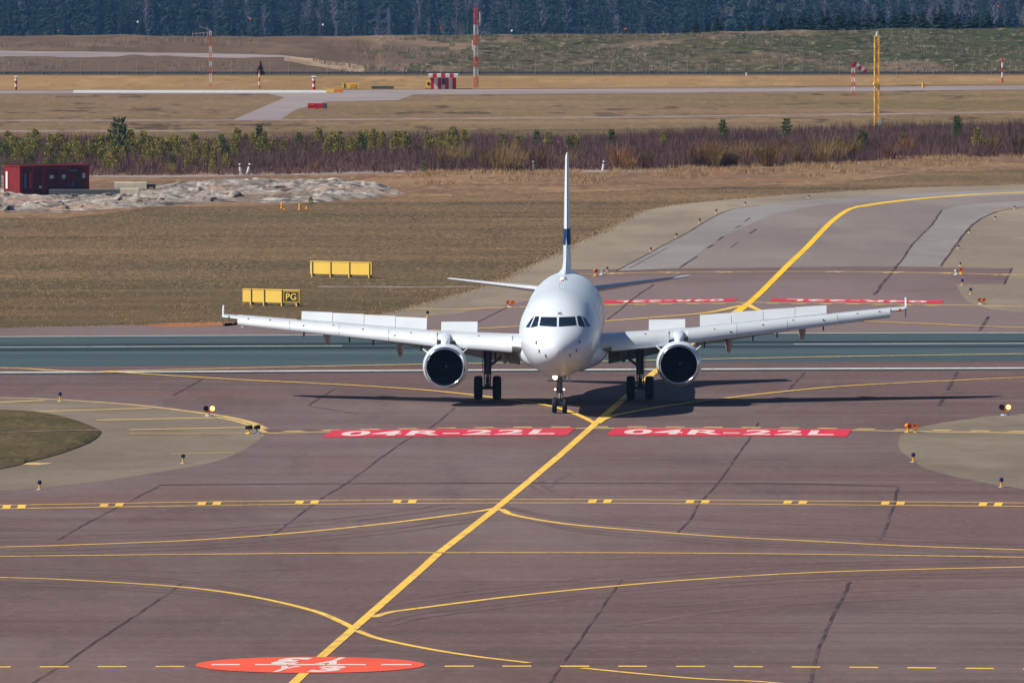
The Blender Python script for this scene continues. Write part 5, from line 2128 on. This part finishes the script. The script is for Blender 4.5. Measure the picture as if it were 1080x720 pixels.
for _ in range(70000):
    px = rnd.uniform(-20, 1100)
    top = 206 if px < 600 else 200
    bot = lerp_tab(edge, px)
    if bot <= top + 1:
        continue
    if rnd.random() > (bot - top) / 140:
        continue
    py = rnd.uniform(top, bot)
    if px < 430 and py < lerp_tab(rock_front, px) + 1:
        continue
    q = G(px, py)
    if mnoise.noise(Vector((q[0] * .3, q[1] * .08, 3))) + .6 * mnoise.noise(Vector((q[0] * .05, q[1] * .03, 6))) < -.05:
        continue
    tuft(q[0], q[1], rnd.uniform(.03, .10), .024)
for a, b in zip(edge, edge[1:]):
    p, q = Vector(G(*a)), Vector(G(*b))
    for _ in range(int((q - p).length * 26)):
        c = p.lerp(q, rnd.random())
        tuft(c.x + rnd.gauss(0, .3), c.y + abs(rnd.gauss(0, .8)) - .7, rnd.uniform(.03, .09), .03, Z2)
o = mb.build('grass_tufts', M['tuft'], smooth=False, fix=False)
tag(o, 'short dry grass tufts over the brown field beside the runway', 'grass', kind='stuff')

# scrub on the embankment
mb = MB()
for _ in range(5200):
    px = rnd.uniform(-60, 1140)
    Y = rnd.uniform(1283, 1310)
    if px < 330:
        Y = rnd.choice([rnd.uniform(1283, 1288), rnd.uniform(1304, 1311)])
        if rnd.random() < .5:
            continue
    x = XAT(px, Y)
    if mnoise.noise(Vector((x * .1, Y * .15, 2))) < -.05:
        continue
    stem_blades(mb, (x, Y, bank_height(x, Y) - .03), rnd.uniform(.25, .8), 6, .45, .018, 1, 0, rnd)
o = mb.build('scrub', M['scrub'], smooth=False, fix=False)
tag(o, 'pale scrub and saplings scattered over the embankment slope', 'scrub', kind='stuff')


# ---- forest trees
def make_spruce(h, r, seed, n=420):
    rr = random.Random(seed)
    root = empty('spruce_tree', (0, 0, 0))
    mb = MB()
    mb.tube((0, 0, -.4), (0, 0, h * .97), h * .014 + .03, .02, 7)
    mb.build('trunk', M['bark'], root)
    mb = MB()
    for i in range(n):
        t = rr.random() ** 1.25
        z = h * (.06 + .94 * t)
        R_ = r * max(0, 1 - t) ** .85 * rr.uniform(.55, 1.1) + .08
        a = rr.uniform(0, 6.283)
        d = Vector((math.cos(a), math.sin(a), 0))
        tn = Vector((-d.y, d.x, 0))
        p0 = Vector((0, 0, z + R_ * .12)) + d * R_ * .12
        p1 = d * R_ + Vector((0, 0, z - R_ * rr.uniform(.15, .4)))
        pm = d * R_ * .62 + Vector((0, 0, z - R_ * .02))
        w = R_ * rr.uniform(.16, .3) + .03
        mb.add([p0, pm + tn * w, p1, pm - tn * w], [(0, 1, 2, 3)])
        mb.add([pm + tn * w * .5, pm - tn * w * .5, pm + d * R_ * .1 + Vector((0, 0, -R_ * .38))], [(0, 1, 2)])
    mb.add([(-.09, 0, h * .9), (.09, 0, h * .9), (0, 0, h * 1.03)], [(0, 1, 2)])
    mb.build('crown', M['spruce'], root, smooth=False, fix=False)
    return root


def make_birch(h, seed, n=150):
    rr = random.Random(seed)
    root = empty('birch_tree', (0, 0, 0))
    mb = MB()
    bend = Vector((rr.uniform(-.3, .3), 0, 0))
    mb.tube((0, 0, -.4), bend + Vector((0, 0, h * .55)), h * .009 + .02, h * .006 + .01, 7)
    mb.tube(bend + Vector((0, 0, h * .55)), bend * 1.3 + Vector((0, 0, h)), h * .008 + .02, .015, 6)
    mb.build('trunk', M['birch'], root)
    mb = MB()
    for i in range(n):
        t = rr.uniform(.18, .97)
        a = rr.uniform(0, 6.283)
        L = h * .19 * (1.08 - t) ** .5 * rr.uniform(.6, 1.2)
        p0 = bend * t + Vector((0, 0, h * t))
        e = p0 + Vector((L * .62 * math.cos(a), L * .62 * math.sin(a), L * .75))
        s = Vector((.05, .02, 0))
        mb.add([p0 - s, p0 + s, e], [(0, 1, 2)])
        for k in range(4):
            q = p0.lerp(e, rr.uniform(.4, 1))
            f = q + Vector((rr.uniform(-.5, .5), rr.uniform(-.5, .5), rr.uniform(-.1, .7))) * (L * .45)
            mb.add([q - s * .7, q + s * .7, f], [(0, 1, 2)])
    mb.build('crown', M['twig_birch'], root, smooth=False, fix=False)
    return root


sp = [make_spruce(10, 2.0, 21), make_spruce(10, 1.6, 22), make_spruce(10, 2.4, 23), make_spruce(10, 1.3, 24)]
bi = [make_birch(10, 31), make_birch(10, 32), make_birch(10, 33)]
used_t = set()


def put_tree(p, px, Y, h, label, cat, group, wide=1.0):
    x = XAT(px, Y)
    z = bank_height(x, Y) - .1
    s = h / 10.0
    if id(p) in used_t:
        o = dup(p, (x, Y, z), rnd.uniform(0, 6.28), (s * wide, s * wide, s))
    else:
        used_t.add(id(p))
        o = p
        o.location = (x, Y, z)
        o.scale = (s * wide, s * wide, s)
    return tag(o, label, cat, group)


# dark spruce row right behind the crest on the right
row = [(722, 22), (733, 21), (745, 22), (757, 17), (762, 20), (782, 23), (792, 17), (803, 20), (812, 22), (825, 10), (834, 13), (846, 9), (853, 12), (866, 14), (873, 10), (886, 8), (897, 11), (905, 15),
       (915, 7), (929, 8), (941, 10), (950, 7), (962, 13), (973, 10), (984, 8), (990, 6), (1002, 12), (1010, 10), (1022, 10), (1031, 13), (1042, 9), (1053, 15), (1064, 19), (1076, 22), (1092, 12), (1104, 9)]
for i, (px, top) in enumerate(row):
    Y = 1432 + rnd.uniform(-15, 25)
    zt = ZAT(top, Y)
    x = XAT(px, Y)
    h = zt - bank_height(x, Y)
    put_tree(sp[rnd.choice((0, 1, 2, 0))], px + rnd.uniform(-1.5, 1.5), Y, h * rnd.uniform(.94, 1.04), 'dark spruce in the row on the crest at upper right, before the blue forest', 'spruce', 'dark spruces behind the embankment crest', rnd.uniform(2.0, 2.7))
# spruce by the fence
p = dup(sp[0], (XAT(275, 1274), 1274, 0), 1.0, (.30, .30, .17))
tag(p, 'small dark spruce standing alone at the fence on the left', 'spruce')
del p['group']
# wood behind: nearest trees one by one
kinds = []
for i in range(262):
    Y = 3240 + (i / 262.0) ** 1.1 * 110 + rnd.uniform(-15, 15)
    px = rnd.uniform(-50, 1130)
    h = rnd.uniform(5, 10) if i < 60 else rnd.uniform(10, 19)
    if rnd.random() < (.5 if px > 900 or 400 < px < 520 else .86):
        put_tree(rnd.choice(sp), px, Y, h, 'spruce of the blue hazy forest beyond the embankment', 'spruce', 'forest spruces beyond the embankment', rnd.uniform(.75, 1.1))
    else:
        put_tree(rnd.choice(bi), px, Y, h * .9, 'bare pale-stemmed birch in the hazy forest beyond the embankment', 'birch', 'forest birches beyond the embankment', rnd.uniform(.8, 1.2))
# and the mass of the wood behind them as one
mb = MB()
src = []
for p in (make_spruce(10, 2.0, 41, 130), make_spruce(10, 1.6, 42, 130), make_spruce(10, 2.3, 43, 130), make_birch(10, 44, 70), make_birch(10, 45, 70)):
    for ch in list(p.children):
        if ch.name.startswith('crown'):
            src.append(([v.co.copy() for v in ch.data.vertices], [tuple(q.vertices) for q in ch.data.polygons]))
        bpy.data.objects.remove(ch)
    bpy.data.objects.remove(p)
for i in range(1900):
    Y = rnd.uniform(3360, 4150)
    px = rnd.uniform(-90, 1170)
    x = XAT(px, Y)
    z = bank_height(x, Y)
    s = rnd.uniform(1.1, 2.1)
    q = rnd.uniform(0, 6.28)
    k = rnd.choice((0, 0, 1, 1, 2, 2, 0, 3, 4)) if px < 880 else rnd.choice((0, 1, 2, 3, 4))
    ca, sa = math.cos(q), math.sin(q)
    vs, fs = src[k]
    mb.add([(x + s * (v.x * ca - v.y * sa), Y + s * (v.x * sa + v.y * ca), z + s * v.z) for v in vs], fs, 0 if k < 3 else 1)
o = mb.build('forest', [M['spruce'], M['twig_birch']], smooth=False, fix=False)
tag(o, 'blue-dark forest filling the top of the picture', 'forest', kind='stuff')

# ------------------------------------------------------------------ air: one closed box of even haze round everything
hm, hn, hl, hp = new_mat('haze_air')
hn.remove(hp)
pv = hn.new("ShaderNodeVolumePrincipled")
pv.inputs["Color"].default_value = (.22, .52, 1.0, 1)
pv.inputs["Density"].default_value = .00005
pv.inputs["Anisotropy"].default_value = .2
hl.new(pv.outputs[0], hn["Material Output"].inputs["Volume"])
mb = MB()
mb.box((0, 2330, -6), (1900, 4860, 84))
hz = mb.build('haze', hm, smooth=False)
tag(hz, 'thin blue haze over the whole airfield', 'haze', kind='stuff')
